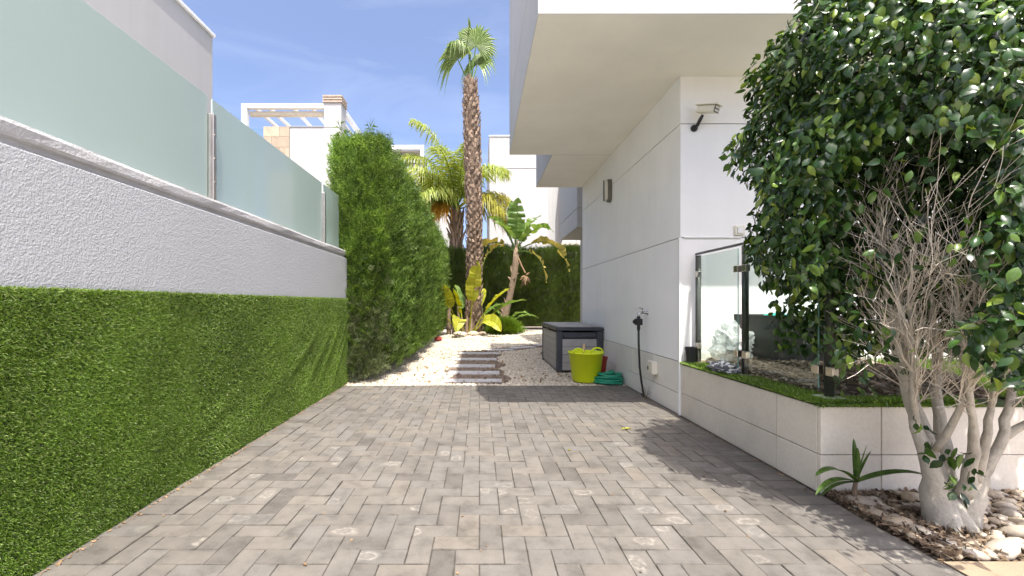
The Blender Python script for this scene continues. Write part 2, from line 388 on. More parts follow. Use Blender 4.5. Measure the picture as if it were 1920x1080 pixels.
# ------------------------------------------------------------------ ground and paving
g = MB(); g.face([(-600,-600,-.06),(600,-600,-.06),(600,600,-.06),(-600,600,-.06)])
tag(g.build('ground', M['earth']), 'bare earth ground beyond the garden', kind='structure')
g = MB(); g.box(-9, 9, -9, .88, -.05, -.006)
tag(g.build('street', M['street']), 'pale concrete street in front of the driveway', kind='structure')
WX = -1.725; WY1 = 5.56
PX0, PX1, PY0, PY1 = -1.71, 1.85, .90, 5.37
g = MB(); g.box(WX+.002, PX1+.005, PY0-.01, PY1, -.055, -.007)
paving = tag(g.build('paving', M['joint']), 'driveway of grey concrete pavers in herringbone', kind='structure')

def paver_mb(w_, d_, seed):
    rg = random.Random(seed); m = MB(); h = .05; b = .0027
    j = lambda a: rg.uniform(-a, a)
    x, y = w_/2-.0010, d_/2-.0010
    lo = [(-x,-y),(x,-y),(x,y),(-x,y)]
    jl = [(px+j(.0008), py+j(.0008)) for px, py in lo]
    tz = [j(.0007) for _ in range(4)]
    m.v = [(px, py, -h) for px, py in jl] + [(px, py, -b) for px, py in jl] + \
          [(px-math.copysign(b*1.1, px), py-math.copysign(b*1.1, py), tz[k]) for k, (px, py) in enumerate(jl)]
    for a in (0, 4):
        for k in range(4): m.f.append((a+k, a+(k+1) % 4, a+4+(k+1) % 4, a+4+k))
    m.f.append((8,9,10,11)); m.m = [1]*(len(m.f)-1)+[0]; return m
U = .1
cells = []
SX0, SX1, SY1 = PX0+.2, PX1-.2, PY1-.2
ox, oy = -1.5, .3
for i in range(-4, 45):
    for j in range(-4, 60):
        k = (i+j) % 4
        if k == 0: rct = (ox+i*U, ox+(i+2)*U, oy+j*U, oy+(j+1)*U)
        elif k == 2: rct = (ox+i*U, ox+(i+1)*U, oy+j*U, oy+(j+2)*U)
        else: continue
        a, b, c, d = max(rct[0], SX0), min(rct[1], SX1), max(rct[2], PY0), min(rct[3], SY1)
        if b-a > .012 and d-c > .012: cells.append((a, b, c, d))
y = PY0
while y < SY1-.01:
    cells.append((PX0, PX0+.2, y, min(y+.1, SY1))); cells.append((PX1-.2, PX1, y, min(y+.1, SY1))); y += .1
x = PX0
while x < PX1-.01:
    cells.append((x, min(x+.1, PX1), SY1, PY1)); x += .1
cover = {}
def in_view(cx, cy):
    px = 899+800*cx/cy; py = 568+832/cy
    return -30 < px < 1950 and py < 1095
cells.sort(key=lambda c: ((c[2]+c[3])/2) if in_view((c[0]+c[1])/2, (c[2]+c[3])/2) else 1e3 + c[2])
full = [paver_mb(.2, .1, s).mesh('paver', [M['paver'], M['paver_edge']]) for s in range(6)]
rest = MB()
for n, (a, b, c, d) in enumerate(cells):
    cx, cy = (a+b)/2, (c+d)/2; wx, wy = b-a, d-c; rg = random.Random(n*13+5)
    dz = rg.gauss(0, .0011); tilt = (rg.gauss(0, .0035), rg.gauss(0, .0035)); jz = rg.gauss(0, .004)
    if n < 300:
        if abs(wx*wy-.02) < 1e-5:
            o = bpy.data.objects.new('paver', rg.choice(full))
            rz = (0 if wx > wy else math.pi/2) + (math.pi if rg.random() < .5 else 0)
        else:
            o = bpy.data.objects.new('paver', paver_mb(wx, wy, n).mesh('paver', [M['paver'], M['paver_edge']])); rz = 0
        put(o, paving, (cx, cy, dz)); o.rotation_euler = (tilt[0], tilt[1], rz+jz)
    else:
        m = paver_mb(wx, wy, n); rot = Matrix.Rotation(jz, 3, 'Z'); k0 = len(rest.v)
        for p in m.v:
            q = rot @ V(p); rest.v.append((q.x+cx, q.y+cy, q.z+dz+tilt[1]*q.x*-1+tilt[0]*q.y))
        rest.f += [tuple(k0+k for k in f) for f in m.f]; rest.m += m.m
tag(rest.build('pavers', [M['paver'], M['paver_edge']], paving), kind='stuff')

g = MB(); g.box(PX1+.008, 6, .9, 1.71, -.05, .004)
tag(g.build('pavement', M['beige_slab']), 'sandy beige pavement slab beside the driveway', kind='structure')

# ------------------------------------------------------------------ gravel garden
GY1 = 16.9
g = MB(); g.box(-2.4, 6.5, PY1+.004, GY1+1, -.056, -.016)
gravel = tag(g.build('gravel_bed', M['gravel_base']), 'cream white gravel garden behind the driveway', kind='structure')
def stone_temps(k, seed, flat=.75, ang=.25):
    out = []; rg = np.random.default_rng(seed)
    bm = bmesh.new(); bmesh.ops.create_icosphere(bm, subdivisions=1, radius=.5)
    bv = np.array([v_.co[:] for v_ in bm.verts]); bf = np.array([[v_.index for v_ in f.verts] for f in bm.faces]); bm.free()
    for _ in range(k):
        s = bv*(1+rg.uniform(-ang, ang, (len(bv), 1))); s = s*np.array([1.15, .9, flat])
        out.append((s, bf))
    return out
ST = stone_temps(6, 3)
OC = [(np.array([(.55,0,0),(-.5,0,0),(0,.45,0),(0,-.5,0),(0,0,.38),(0,0,-.35)])*(1+.2*np.random.default_rng(k).uniform(-1,1,(6,3))), np.array([(0,2,4),(2,1,4),(1,3,4),(3,0,4),(2,0,5),(1,2,5),(3,1,5),(0,3,5)])) for k in range(5)]
steps = []     # stepping slabs (cx, cy, w, d, rot)
for cy, d in ((5.66, .20), (6.30, .27), (6.98, .22), (7.78, .24), (8.72, .24)): steps.append((-.07+random.uniform(-.06, .06), cy+random.uniform(-.03, .03), .76+random.uniform(-.08, .08), d+random.uniform(0, .08), random.uniform(-.06, .06)))
steps += [(.45, 9.35, .62, .24, .25), (1.0, 9.85, .62, .24, .45), (1.6, 10.5, .6, .24, .6)]
def near_path(x, y):
    m = (np.abs(x+.04+.05*np.sin(y*5)) < .40+.04*np.sin(y*9)) & (y > 5.45) & (y < 9.1)
    t_ = (x-.0)/1.7; yy = 9.0+1.5*t_
    m |= (x > -.1) & (x < 1.9) & (np.abs(y-yy) < .30)
    return m
def gravel_pts(n, y0, y1, rng):
    x = rng.uniform(-1.95, 1.86, n); y = rng.uniform(y0, y1, n)
    x = np.where(y > 8, rng.uniform(-1.5, 3.6, n), x); return x, y
gx, gy, gs = [], [], []
for n, y0, y1, s in ((24000, 5.375, 8, .030), (15000, 8, 11.5, .038), (10500, 11.5, 16.4, .05)):
    x, y = gravel_pts(n, y0, y1, RNG); gx.append(x); gy.append(y); gs.append(s*RNG.uniform(.6, 1.35, n))
gx, gy, gs = map(np.concatenate, (gx, gy, gs))
pth = near_path(gx, gy)
def slabhit(x, y):
    m = np.zeros(len(x), bool)
    for (cx, cy, w_, d_, a) in steps:
        u = (x-cx)*math.cos(a)+(y-cy)*math.sin(a); v_ = -(x-cx)*math.sin(a)+(y-cy)*math.cos(a)
        m |= (np.abs(u) < w_/2) & (np.abs(v_) < d_/2-.03-.02*np.sin(x*17+cy*9)-.012*np.sin(x*41))
    return m
sl = slabhit(gx, gy)
und = .012*sn(gx*1.3, gy*1.3, 2)
for nm, mask, mt, z0 in (('gravel_stones', ~pth & ~sl, 'gravel', -.012), ('brown_gravel', pth & ~sl, 'brown_gravel', -.004)):
    P = np.stack([gx, gy, und*(nm == 'gravel_stones')+z0+.12*gs], 1)[mask]; s = gs[mask]
    nr = P[:, 1] < 8.2
    v, f = scatter_multi(ST, P[nr], rand_rot(int(nr.sum()), RNG), s[nr], RNG)
    if (~nr).any():
        v2, f2 = scatter_multi(OC, P[~nr], rand_rot(int((~nr).sum()), RNG), s[~nr]*1.1, RNG); f = np.concatenate([f, f2+len(v)]); v = np.concatenate([v, v2])
    o = np_obj(nm, v, f, M[mt])
    tag(o, 'loose cream white gravel stones covering the side garden' if mt == 'gravel' else 'loose brown gravel between the grey stepping slabs', 'gravel', kind='stuff')
for k, (cx, cy, w_, d_, a) in enumerate(steps):
    m = MB(); m.box(-w_/2, w_/2, -d_/2, d_/2, -.03, .022)
    o = put(bpy.data.objects.new('stepping_slab', m.mesh('stepping_slab', M['slab'], bevel=.006)), None, (cx, cy, 0))
    o.rotation_euler.z = a
    nth = ('first', 'second', 'third', 'fourth', 'fifth', 'sixth', 'seventh', 'eighth')[k]
    tag(o, f'{nth} grey stepping slab from the driveway edge, set in brown gravel', 'slab', 'stepping slabs in the gravel')
# dry litter along edges
CH = [(np.array([(-.5,-.22,0),(.1,-.3,.06),(.5,-.05,0),(.35,.25,.05),(-.3,.28,-.03)])*1.0, np.array([(0,1,4),(1,2,3),(1,3,4)]))]
def litter(name, label, pts, size, mat, rng):
    n = len(pts); d = rng.normal(size=(n, 3)); d[:, 2] *= .2; rf = np.tile([0., 0, 1], (n, 1))+rng.normal(0, .35, (n, 3))
    v, f = scatter(CH[0][0], CH[0][1], pts, frames(d, rng, ref=rf), size*rng.uniform(.5, 1.4, n))
    return tag(np_obj(name, v, f, M[mat]), label, 'leaf litter', kind='stuff')
n = 520; y = RNG.uniform(1.2, 5.4, n); p1 = np.stack([-1.685+np.abs(RNG.normal(0, .012, n)), y, np.full(n, .004)], 1)
n2 = 260; p2 = np.stack([1.84-np.abs(RNG.normal(0, .02, n2)), RNG.uniform(2.3, 5.3, n2), np.full(n2, .004)], 1)
n3 = 260; p3 = np.stack([RNG.uniform(-1.75, -1.0, n3), 5.38+np.abs(RNG.normal(0, .16, n3)), np.full(n3, .012)], 1)
n4 = 60; p4 = np.stack([RNG.uniform(-1.6, 1.8, n4), RNG.uniform(1.5, 5.3, n4), np.full(n4, .004)], 1)
litter('leaf_litter', 'dry brown leaf crumbs along the driveway edges', np.concatenate([p1, p2, p3, p4]), .0125, 'dead_leaf', RNG)
n = 380; p = np.stack([RNG.uniform(-1.4, 1.7, n), 5.5+RNG.exponential(1.6, n), np.full(n, .022)], 1)
litter('dry_leaves', 'dry leaves scattered on the white gravel', p, .045, 'dead_leaf', RNG)

# ------------------------------------------------------------------ left boundary wall, grass panel, frosted glass
WX = -1.725; WY1 = 5.56
bw = thing('boundary_wall', 'rough white stucco wall with a projecting coping along the left of the driveway', 'wall', (WX-.12, 2.3, 0))
m = MB(); m.box(WX-.24, WX, -2.2, WY1, -.05, 1.62); m.build('wall', M['stucco'], bw, bevel=.006)
m = MB()
prof = [(WX-.24-.03, 1.621), (WX-.030, 1.621), (WX-.028, 1.650), (WX-.010, 1.656), (WX-.005, 1.668), (WX-.006, 1.702), (WX-.014, 1.718), (WX-.05, 1.728), (WX-.27, 1.722)]
ys = np.linspace(-2.2, WY1+.012, 60)
for yk in ys:
    for (px, pz) in prof: m.v.append((px+.003*math.sin(yk*5.1+pz*40)+random.gauss(0, .0012), yk, pz+.002*math.sin(yk*3.3+px*60)))
L = len(prof)
for k in range(len(ys)-1):
    for j in range(L): m.f.append((k*L+j, (k+1)*L+j, (k+1)*L+(j+1) % L, k*L+(j+1) % L))
m.f.append(tuple((len(ys)-1)*L+j for j in range(L)))
m.m = [0]*len(m.f); m.build('coping', M['stucco_cap'], bw)

TZ = 1.095
ag = thing('artificial_grass', 'green artificial grass sheet covering the lower half of the left wall', 'artificial grass', (WX+.01, 3, 0))
def turf_off(y, z):
    r1 = np.zeros_like(y)
    for (yc, zc, sl_, wd, am) in ((4.1,.55,.55,.05,.020),(4.55,.5,.7,.045,.018),(4.9,.55,.9,.05,.020),(5.2,.4,1.0,.04,.015),(3.5,.35,.5,.06,.012),(5.35,.7,1.1,.04,.012),(2.8,.35,.45,.05,.010)):
        u = (z-zc) - sl_*(y-yc); lng = (y-yc)*.8+(z-zc)
        r1 += .6*am*np.exp(-(u/wd)**2)*np.exp(-(lng/.45)**2)
    return r1 + .006*sn(y*2.2, z*3.1, 1) - .004*np.exp(-((y-1.93-.01*np.sin(z*9))/.008)**2)*(.5+.5*np.sin(z*5+1))
NYg, NZg = 120, 26
yy, zz = np.meshgrid(np.linspace(-2.2, WY1-.012, NYg), np.linspace(-.006, TZ, NZg), indexing='ij')
vv = np.stack([WX+.012+turf_off(yy, zz), yy, zz], 2).reshape(-1, 3)
idx = np.arange(NYg*NZg).reshape(NYg, NZg)
ff = np.stack([idx[:-1,:-1], idx[1:,:-1], idx[1:,1:], idx[:-1,1:]], 2).reshape(-1, 4)
np_obj('backing', vv, ff, M['turf_back'], ag)
def blades(P, D, ln, wd, rng):
    n = len(P); F = frames(D, rng)
    tv = np.array([(-.5,0,0),(.5,0,0),(.42,.55,.10),(-.42,.55,.10),(0,1,.02)])
    s = np.stack([wd, ln, ln], 1)
    v = np.einsum('mij,mnj->mni', F, tv[None]*s[:, None, :]) + P[:, None, :]
    b = (np.arange(n)*5)[:, None]
    f = np.concatenate([b+np.array([[0,1,2]]), b+np.array([[0,2,3]]), b+np.array([[3,2,4]])], 0)
    return v.reshape(-1, 3), f
def turf_wall(n, y0, y1, wd):
    y = RNG.uniform(y0, y1, n); z = RNG.uniform(-.002, TZ, n)
    edge = int(n*.012); z[:edge] = TZ-np.abs(RNG.normal(0, .006, edge))
    x = WX+.013+turf_off(y, z)
    D = np.stack([RNG.uniform(.45, 1, n), RNG.normal(0, .55, n)+.25*sn(y*3, z*3, 5), RNG.normal(-.12, .55, n)], 1)
    D[:edge, 2] = np.abs(D[:edge, 2])+.5
    return blades(np.stack([x, y, z], 1), D, RNG.uniform(.009, .018, n), wd*RNG.uniform(.7, 1.3, n), RNG)
v1, f1 = turf_wall(165000, .9, 2.6, .0026); v2, f2 = turf_wall(125000, 2.6, WY1-.012, .0034)
tag(np_obj('grass_blades', np.concatenate([v1, v2]), np.concatenate([f1, f2+len(v1)]), M['turf'], ag), kind='stuff')

GXX = WX-.105
fb = thing('frosted_glass_balustrade', 'frosted mint glass balustrade with steel posts on top of the left wall', 'balustrade', (GXX, 3, 1.725))
post_y = [.82, 2.89, 4.96]
spans = [(-1.2, .80), (.84, 2.86), (2.915, 4.935), (4.985, 5.53)]
for a, b in spans:
    m = MB(); m.box(GXX-.006, GXX+.006, a, b, 1.75, 2.432); m.build('pane', M['frost'], fb, bevel=.0015, seg=1)
for py in post_y:
    m = MB(); m.box(GXX-.012, GXX+.022, py-.026, py-.008, 1.72, 2.315); m.box(GXX-.018, GXX+.034, py-.007, py+.026, 1.72, 2.322)
    po = m.build('post', M['steel'], fb, bevel=.003)
    for zz_ in (1.86, 2.02, 2.18):
        m = MB(); m.lathe((GXX+.034, py+.008, zz_), [(.006, 0), (.006, .003), (.003, .005)], 8, ax=(1, 0, 0)); m.build('screw', M['chrome'], po)

# unseen terrace, raised and whitened to bounce light into the glass; neighbour's house beyond
m = MB(); m.box(-9, WX-.30, -4, 5.5, -.05, 1.66); tag(m.build('terrace', M['white_plain']), 'unseen white terrace of the neighbouring plot, raised to bounce light into the frosted glass', kind='structure')
nh = thing('neighbour_house', 'white rendered house wall rising behind the frosted glass', 'house', (-6.6, 2, 0))
m = MB(); m.box(-9, -4.6, -6, 7.35, 1.5, 5.62); m.build('wall', M['white'], nh)
m = MB(); m.box(-9.04, -4.565, -6.04, 7.385, 5.621, 5.68); m.build('coping', M['white_metal'], nh, bevel=.006)

# ------------------------------------------------------------------ house on the right
HX, HY = 1.86, 3.95
hs = thing('house', 'modern white house with a deep overhanging upper floor on the right', 'house', (4.4, 5.8, 0))
m = MB(); m.box(HX+.012, 7, HY+.012, 7.70, -.05, 3.145); m.build('wall_core', M['tile_joint'], hs)
def wall_band(z0, z1, mt):
    m = MB(); m.box(HX, 7.01, HY, 7.715, z0, z1); return m.build('wall', M[mt], hs, bevel=.003, seg=1)
wall_band(.497, 1.643, 'white_plain'); wall_band(1.651, 2.696, 'white_plain'); wall_band(2.704, 3.139, 'white_plain')
# base tiles
def tile_row(joints, z0, z1, axis, fixed, parent, mt='tile'):
    for a, b in zip(joints[:-1], joints[1:]):
        m = MB(); a_, b_ = min(a, b)+.0025, max(a, b)-.0025
        if axis == 'y': m.box(fixed, fixed+.022, a_, b_, z0+.0025, z1-.0025)
        else: m.box(a_, b_, fixed, fixed+.022, z0+.0025, z1-.0025)
        m.build('tile', M[mt], parent, bevel=.0015, seg=1)
hj = [HY+.03, 4.55, 5.16, 5.77, 6.38, 6.99, 7.60, 7.72]
for z0, z1 in ((.0, .20), (.20, .492)): tile_row(hj, z0, z1, 'y', HX-.006, hs)
m = MB(); m.box(HX-.016, HX+.012, HY-.012, HY+.018, .0, 1.646); m.build('corner_trim', M['white_metal'], hs, bevel=.004)
m = MB(); m.box(HX+.03, 2.42, HY-.012, HY-.001, 1.640, 1.656); m.build('cable_conduit', M['white_metal'], hs, bevel=.003)
m = MB(); m.box(HX+.03, 7, HY-.006, HY-.001, .45, .58); m.build('plinth', M['tile'], hs)
OX, OY0, OY1, OX2, OY2, ZS = .425, 3.10, 6.05, 1.03, 7.76, 3.14
m = MB(); m.box(OX, 7.2, OY0, OY1, ZS, 3.762); m.box(OX2, 7.2, OY1+.001, OY2, ZS, 3.762); ov = m.build('overhang', [M['white'], M['soffit']], hs, bevel=.004, seg=1)
for p_ in ov.data.polygons: p_.material_index = 1 if p_.normal.z < -.9 else 0
m = MB(); m.box(OX+.012, 7.18, OY0+.012, OY1-.012, 3.763, 3.771); m.box(OX2+.012, 7.18, OY1-.01, OY2-.012, 3.763, 3.771); m.build('joint', M['tile_joint'], hs)
m = MB(); m.box(OX, 7.2, OY0, 4.3, 3.772, 4.40); m.build('parapet', M['white'], hs, bevel=.004, seg=1)
m = MB(); m.box(OX, 7.2, 4.303, OY1, 3.772, 6.95); m.box(OX2, 7.2, OY1+.001, OY2, 3.772, 6.95); m.build('upper_wall', M['white'], hs, bevel=.004, seg=1)
m = MB(); m.box(OX, 7.2, 2.45, OY1, 6.953, 7.40); m.box(OX2, 7.2, OY1+.001, OY2, 6.953, 7.40); m.build('roof', M['white'], hs, bevel=.004, seg=1)
m = MB(); m.box(2.6, 7, 7.72, 11, -.05, 7.3); m.build('rear_wall', M['white'], hs)
m = MB(); m.box(2.04, 6.9, 8.9, 10.8, 2.63, 3.015); m.box(2.04, 6.9, 8.9, 10.8, 3.03, 7.2); m.box(2.06, 6.8, 8.92, 10.7, 3.0, 3.04); m.build('rear_bay', M['white'], hs)

# wall lamp
wlm = thing('wall_lamp', 'oval bulkhead lamp high on the house side wall', 'lamp', (HX, 6.05, 2.63))
def pill(w_, h_, n=20):
    out = []
    for k in range(n):
        q = 2*math.pi*k/n; out.append((w_/2*math.copysign(abs(math.cos(q))**.6, math.cos(q)), h_/2*math.copysign(abs(math.sin(q))**.5, math.sin(q))))
    return out
def pillbody(lx0, lx1, w_, h_, c, inset=.8):
    m = MB(); n = 20; k0 = 0
    for x_, s in ((lx0, 1), (lx0+(lx1-lx0)*.6, 1), (lx1, inset)):
        for (a, b) in pill(w_*s, h_*(s*.5+.5)): m.v.append((c[0]-x_, c[1]+a, c[2]+b))
    for r_ in range(2):
        for j in range(n): m.f.append((r_*n+j, r_*n+(j+1) % n, (r_+1)*n+(j+1) % n, (r_+1)*n+j))
    m.f.append(tuple(range(2*n, 3*n))); m.f.append(tuple(reversed(range(n)))); m.m = [0]*len(m.f); return m
pillbody(.001, .055, .15, .32, (HX, 6.05, 2.63), .93).build('lamp_body', M['lamp_body'], wlm, smooth=False)
pillbody(.056, .092, .115, .285, (HX, 6.05, 2.63), .7).build('lamp_shade', M['lamp_glass'], wlm)
m = MB(); m.box(HX-.104, HX-.092, 6.035, 6.065, 2.48, 2.78); m.build('guard', M['lamp_body'], wlm, bevel=.003)

# security camera on the front wall
sc_ = thing('security_light', 'white solar camera-style floodlight on a black bracket under the overhang', 'security camera', (1.985, HY, 2.66))
c0 = V((1.985, HY, 2.655))
m = MB(); m.lathe(c0, [(.032, 0), (.032, .012), (.02, .022)], 14, ax=(0, -1, 0)); m.tube([c0+V((0,-.02,0)), c0+V((.008,-.05,.01)), c0+V((.02,-.075,.05)), c0+V((.035,-.09,.085))], [.014,.016,.017,.013], 8)
m.build('bracket', M['black_plastic'], sc_)
ax = V((.55, -.75, -.30)).normalized(); sx = ax.cross(V((0,0,1))).normalized(); up = sx.cross(ax)
bc = c0+V((.06, -.12, .12))
m = MB(); m.obox(bc, ax*.085, sx*.042, up*.03); m.build('housing', M['cream_plastic'], sc_, bevel=.014, seg=3)
m = MB(); m.obox(bc+up*.036+ax*.006, ax*.105, sx*.052, up*.004); m.build('solar_panel', M['cream_plastic'], sc_, bevel=.003)
fc = bc+ax*.086
m = MB(); m.obox(fc, ax*.004, sx*.040, up*.028); m.build('face', M['black_plastic'], sc_, bevel=.003)
for k in range(6):
    q = k % 3-1; r_ = k//3
    m = MB(); m.lathe(fc+ax*.004+sx*(q*.026)+up*((r_-.5)*.027), [(.0115, 0), (.010, .006), (.004, .008)], 10, ax=tuple(ax)); m.build('lens', M['lamp_glass'], sc_)

sw = thing('doorbell_switch', 'small cream wall switch box above the glass fence', 'switch', (2.40, HY, 1.71))
m = MB(); m.box(2.355, 2.445, HY-.022, HY-.001, 1.665, 1.755); m.build('plate', M['cream_plastic'], sw, bevel=.006)
m = MB(); m.box(2.375, 2.425, HY-.030, HY-.0225, 1.682, 1.738); m.build('rocker', M['white_metal'], sw, bevel=.004)

# tap, timer, irrigation hose, outlet box
ty, tz = 4.72, .93
tp = thing('garden_tap', 'small metal garden tap sticking out of the house side wall', 'tap', (HX, ty, tz))
m = MB(); m.lathe((HX, ty, tz), [(.024, 0), (.024, .006), (.012, .010), (.012, .06)], 14, ax=(-1, 0, 0)); m.tube([(HX-.05,ty,tz),(HX-.085,ty,tz),(HX-.10,ty,tz-.02),(HX-.10,ty,tz-.05)], [.013,.014,.013,.012], 10)
m.build('spout', M['chrome'], tp, smooth=True)
m = MB(); m.tube([(HX-.055,ty,tz+.01),(HX-.055,ty,tz+.04)], .008, 8); m.tube([(HX-.05,ty,tz+.043),(HX-.09,ty-.01,tz+.055),(HX-.14,ty-.02,tz+.05)], [.008,.007,.006], 8); m.build('lever', M['chrome'], tp, smooth=True)
tm = thing('hose_timer', 'black irrigation timer screwed under the garden tap', 'timer', (HX-.10, ty, tz-.15))
m = MB(); m.box(HX-.142, HX-.066, ty-.04, ty+.03, tz-.135, tz-.062); m.build('case', M['black_plastic'], tm, bevel=.012, seg=3)
m = MB(); m.lathe((HX-.10, ty, tz-.062), [(.02, 0), (.02, .022), (.012, .026)], 12); m.build('collar', M['black_plastic'], tm)
m = MB(); m.lathe((HX-.10, ty, tz-.20), [(.012, 0), (.018, .02), (.018, .064)], 12); m.build('collar', M['black_plastic'], tm)
m = MB(); m.lathe((HX-.145, ty-.005, tz-.098), [(.022, 0), (.020, .012), (.006, .014)], 14, ax=(-1, -.3, 0)); m.build('dial', M['black_plastic'], tm)
m = MB(); m.tube([(HX-.10,ty,tz-.19),(HX-.098,ty,tz-.35),(HX-.09,ty-.005,tz-.6),(HX-.07,ty,.18),(HX-.05,ty+.0,.06),(HX-.045,ty-.01,.012),(HX-.03,ty+.10,.012)], .0115, 8)
tag(m.build('irrigation_hose', M['black_plastic'], smooth=True), 'thin black hose hanging down the wall from the timer', 'hose')
ob = thing('outlet_box', 'small cream outlet box on the tiled base of the house wall', 'outlet box', (HX, 4.5, .36))
m = MB(); m.box(HX-.068, HX-.007, 4.43, 4.57, .295, .425); m.build('case', M['cream_plastic'], ob, bevel=.008)
m = MB(); m.box(HX-.0715, HX-.0685, 4.525, 4.55, .33, .37); m.build('slot', M['black_plastic'], ob)

# ------------------------------------------------------------------ raised planter with tiled sides
PYF = 2.324; PZ = .475
rp = thing('raised_planter_wall', 'low retaining wall clad in large cream tiles round the raised bed', 'retaining wall', (HX, PYF, 0))
m = MB(); m.box(HX+.016, 7, PYF+.012, HY-.014, -.05, PZ-.004); m.build('core', M['tile_joint'], rp)
for z0, z1 in ((0, .212), (.212, PZ)):
    tile_row([PYF+.0225, 2.671, 3.31, HY-.013], z0, z1, 'y', HX-.003, rp, 'tile_cream')
    tile_row([HX-.003, 2.19, 2.78, 3.37, 3.96, 4.55, 5.14], z0, z1, 'x', PYF, rp, 'tile_cream')
# garden surface behind the fence
def sheet(name, fx, x0, x1, y0, y1, nx, ny, mt, label, kind='structure'):
    X, Y = np.meshgrid(np.linspace(x0, x1, nx), np.linspace(y0, y1, ny), indexing='ij')
    v = np.stack([X, Y, fx(X, Y)], 2).reshape(-1, 3); ix = np.arange(nx*ny).reshape(nx, ny)
    f = np.stack([ix[:-1,:-1], ix[1:,:-1], ix[1:,1:], ix[:-1,1:]], 2).reshape(-1, 4)
    return tag(np_obj(name, v, f, M[mt]), label, kind=kind)
mz = lambda X, Y: .482+.10*np.clip((X-2.0)/.28, 0, 1)*np.clip((Y-2.46)/.22, 0, 1)+.008*sn(X*7, Y*7, 3)
sheet('mulch_bed', mz, 2.04, 3.02, 2.46, 3.94, 30, 30, 'bark_soil', 'soil of the raised bed behind the glass fence')
sheet('lawn', lambda X, Y: .50+.012*sn(X*3, Y*3, 1), 3.0, 6.9, 2.33, 3.94, 20, 14, 'lawn_base', 'lawn behind the tree on the raised bed')
n = 5200; p = np.stack([RNG.uniform(2.045, 3.0, n), RNG.uniform(2.47, 3.93, n)], 1); p = np.concatenate([p, (mz(p[:,0], p[:,1])+.008)[:, None]], 1)
d = RNG.normal(size=(n, 3)); d[:, 2] *= .25; v, f = scatter(CH[0][0], CH[0][1], p, frames(d, RNG, ref=np.tile([0.,0,1],(n,1))+RNG.normal(0,.4,(n,3))), .034*RNG.uniform(.5, 1.4, n))
M['chip_pale'] = simple('pale_bark_chip', (.50,.40,.29), .9, .25, 30, rnd=.5)
tag(np_obj('bark_mulch', v, f, M['chip_pale']), 'pale bark chips covering the raised bed', 'mulch', kind='stuff')
n = 16000; P = np.stack([RNG.uniform(3.0, 4.6, n), RNG.uniform(2.35, 3.9, n), np.full(n, .5)], 1)
v, f = blades(P, np.stack([RNG.normal(0,.4,n), RNG.normal(0,.4,n), np.ones(n)], 1), RNG.uniform(.03, .07, n), np.full(n, .004), RNG)
tag(np_obj('lawn_grass', v, f, M['lawn']), 'bright green lawn grass on the raised bed', 'grass', kind='stuff')
# turf strip along the planter edge
ts = thing('artificial_grass', 'narrow artificial grass strip along the edge of the tiled planter', 'artificial grass', (1.96, 3, PZ))
m = MB(); m.box(HX-.008, 2.04, PYF-.008, HY-.002, PZ+.001, PZ+.012); m.box(2.041, 3.0, PYF-.008, 2.45, PZ+.001, PZ+.012); m.build('backing', M['turf_back'], ts)
n1, n2 = 13000, 11000
P = np.concatenate([np.stack([RNG.uniform(HX-.008, 2.06, n1), RNG.uniform(PYF, HY-.01, n1)], 1), np.stack([RNG.uniform(HX, 2.75, n2), RNG.uniform(PYF-.008, 2.46, n2)], 1)])
P = np.concatenate([P, np.full((len(P), 1), PZ+.012)], 1); n = len(P)
D = np.stack([RNG.normal(0,.55,n), RNG.normal(0,.55,n), RNG.uniform(.4, 1, n)], 1)
ed = (P[:, 0] < HX+.025); D[ed, 0] -= 1.0; D[ed, 2] -= .45
ed = (P[:, 1] < PYF+.03); D[ed, 1] -= 1.1; D[ed, 2] -= .9
v, f = blades(P, D, RNG.uniform(.016, .034, n), .0034*RNG.uniform(.7, 1.3, n), RNG)
ed_hang = 0
tag(np_obj('grass_blades', v, f, M['turf'], ts), kind='stuff')

# ------------------------------------------------------------------ clear glass fence
FX = 2.0; FT = 1.49
gf = thing('glass_fence', 'clear glass fence with dark steel posts on the raised planter', 'fence', (FX, 3.1, PZ))
fposts = [3.90, 3.21, 2.44]
for py in fposts:
    m = MB(); m.lathe((FX, py, PZ+.012), [(.024, .02), (.024, FT-PZ-.03)], 14); po = m.build('post', M['dark_steel'], gf, smooth=True)
    m = MB(); m.box(FX-.055, FX+.055, py-.055, py+.055, PZ+.013, PZ+.031); m.build('base_plate', M['steel' if py > 2.5 else 'tile'], po, bevel=.003)
    for zc in (.655, 1.30):
        for s in (-1, 1):
            if (py == 3.90 and s > 0): continue
            m = MB(); m.box(FX-.045, FX-.010, py+s*.052-.026, py+s*.052+.026, zc-.026, zc+.026); m.build('clamp', M['steel'], po, bevel=.004)
for a, b in ((3.25, 3.86), (2.48, 3.17), (1.0, 1.0)):
    if a == b: continue
    m = MB(); m.box(FX-.034, FX-.026, a, b, .545, 1.455); pn = m.build('pane', M['glass'], gf)
    m = MB(); m.box(FX-.0335, FX-.0265, a-.002, a-.0004, .545, 1.455); m.build('pane_edge', M['glass_edge'], pn)
m = MB(); m.tube([(FX, HY-.012, FT), (FX, 2.40, FT)], .011, 8); m.build('handrail', M['dark_steel'], gf, smooth=True)

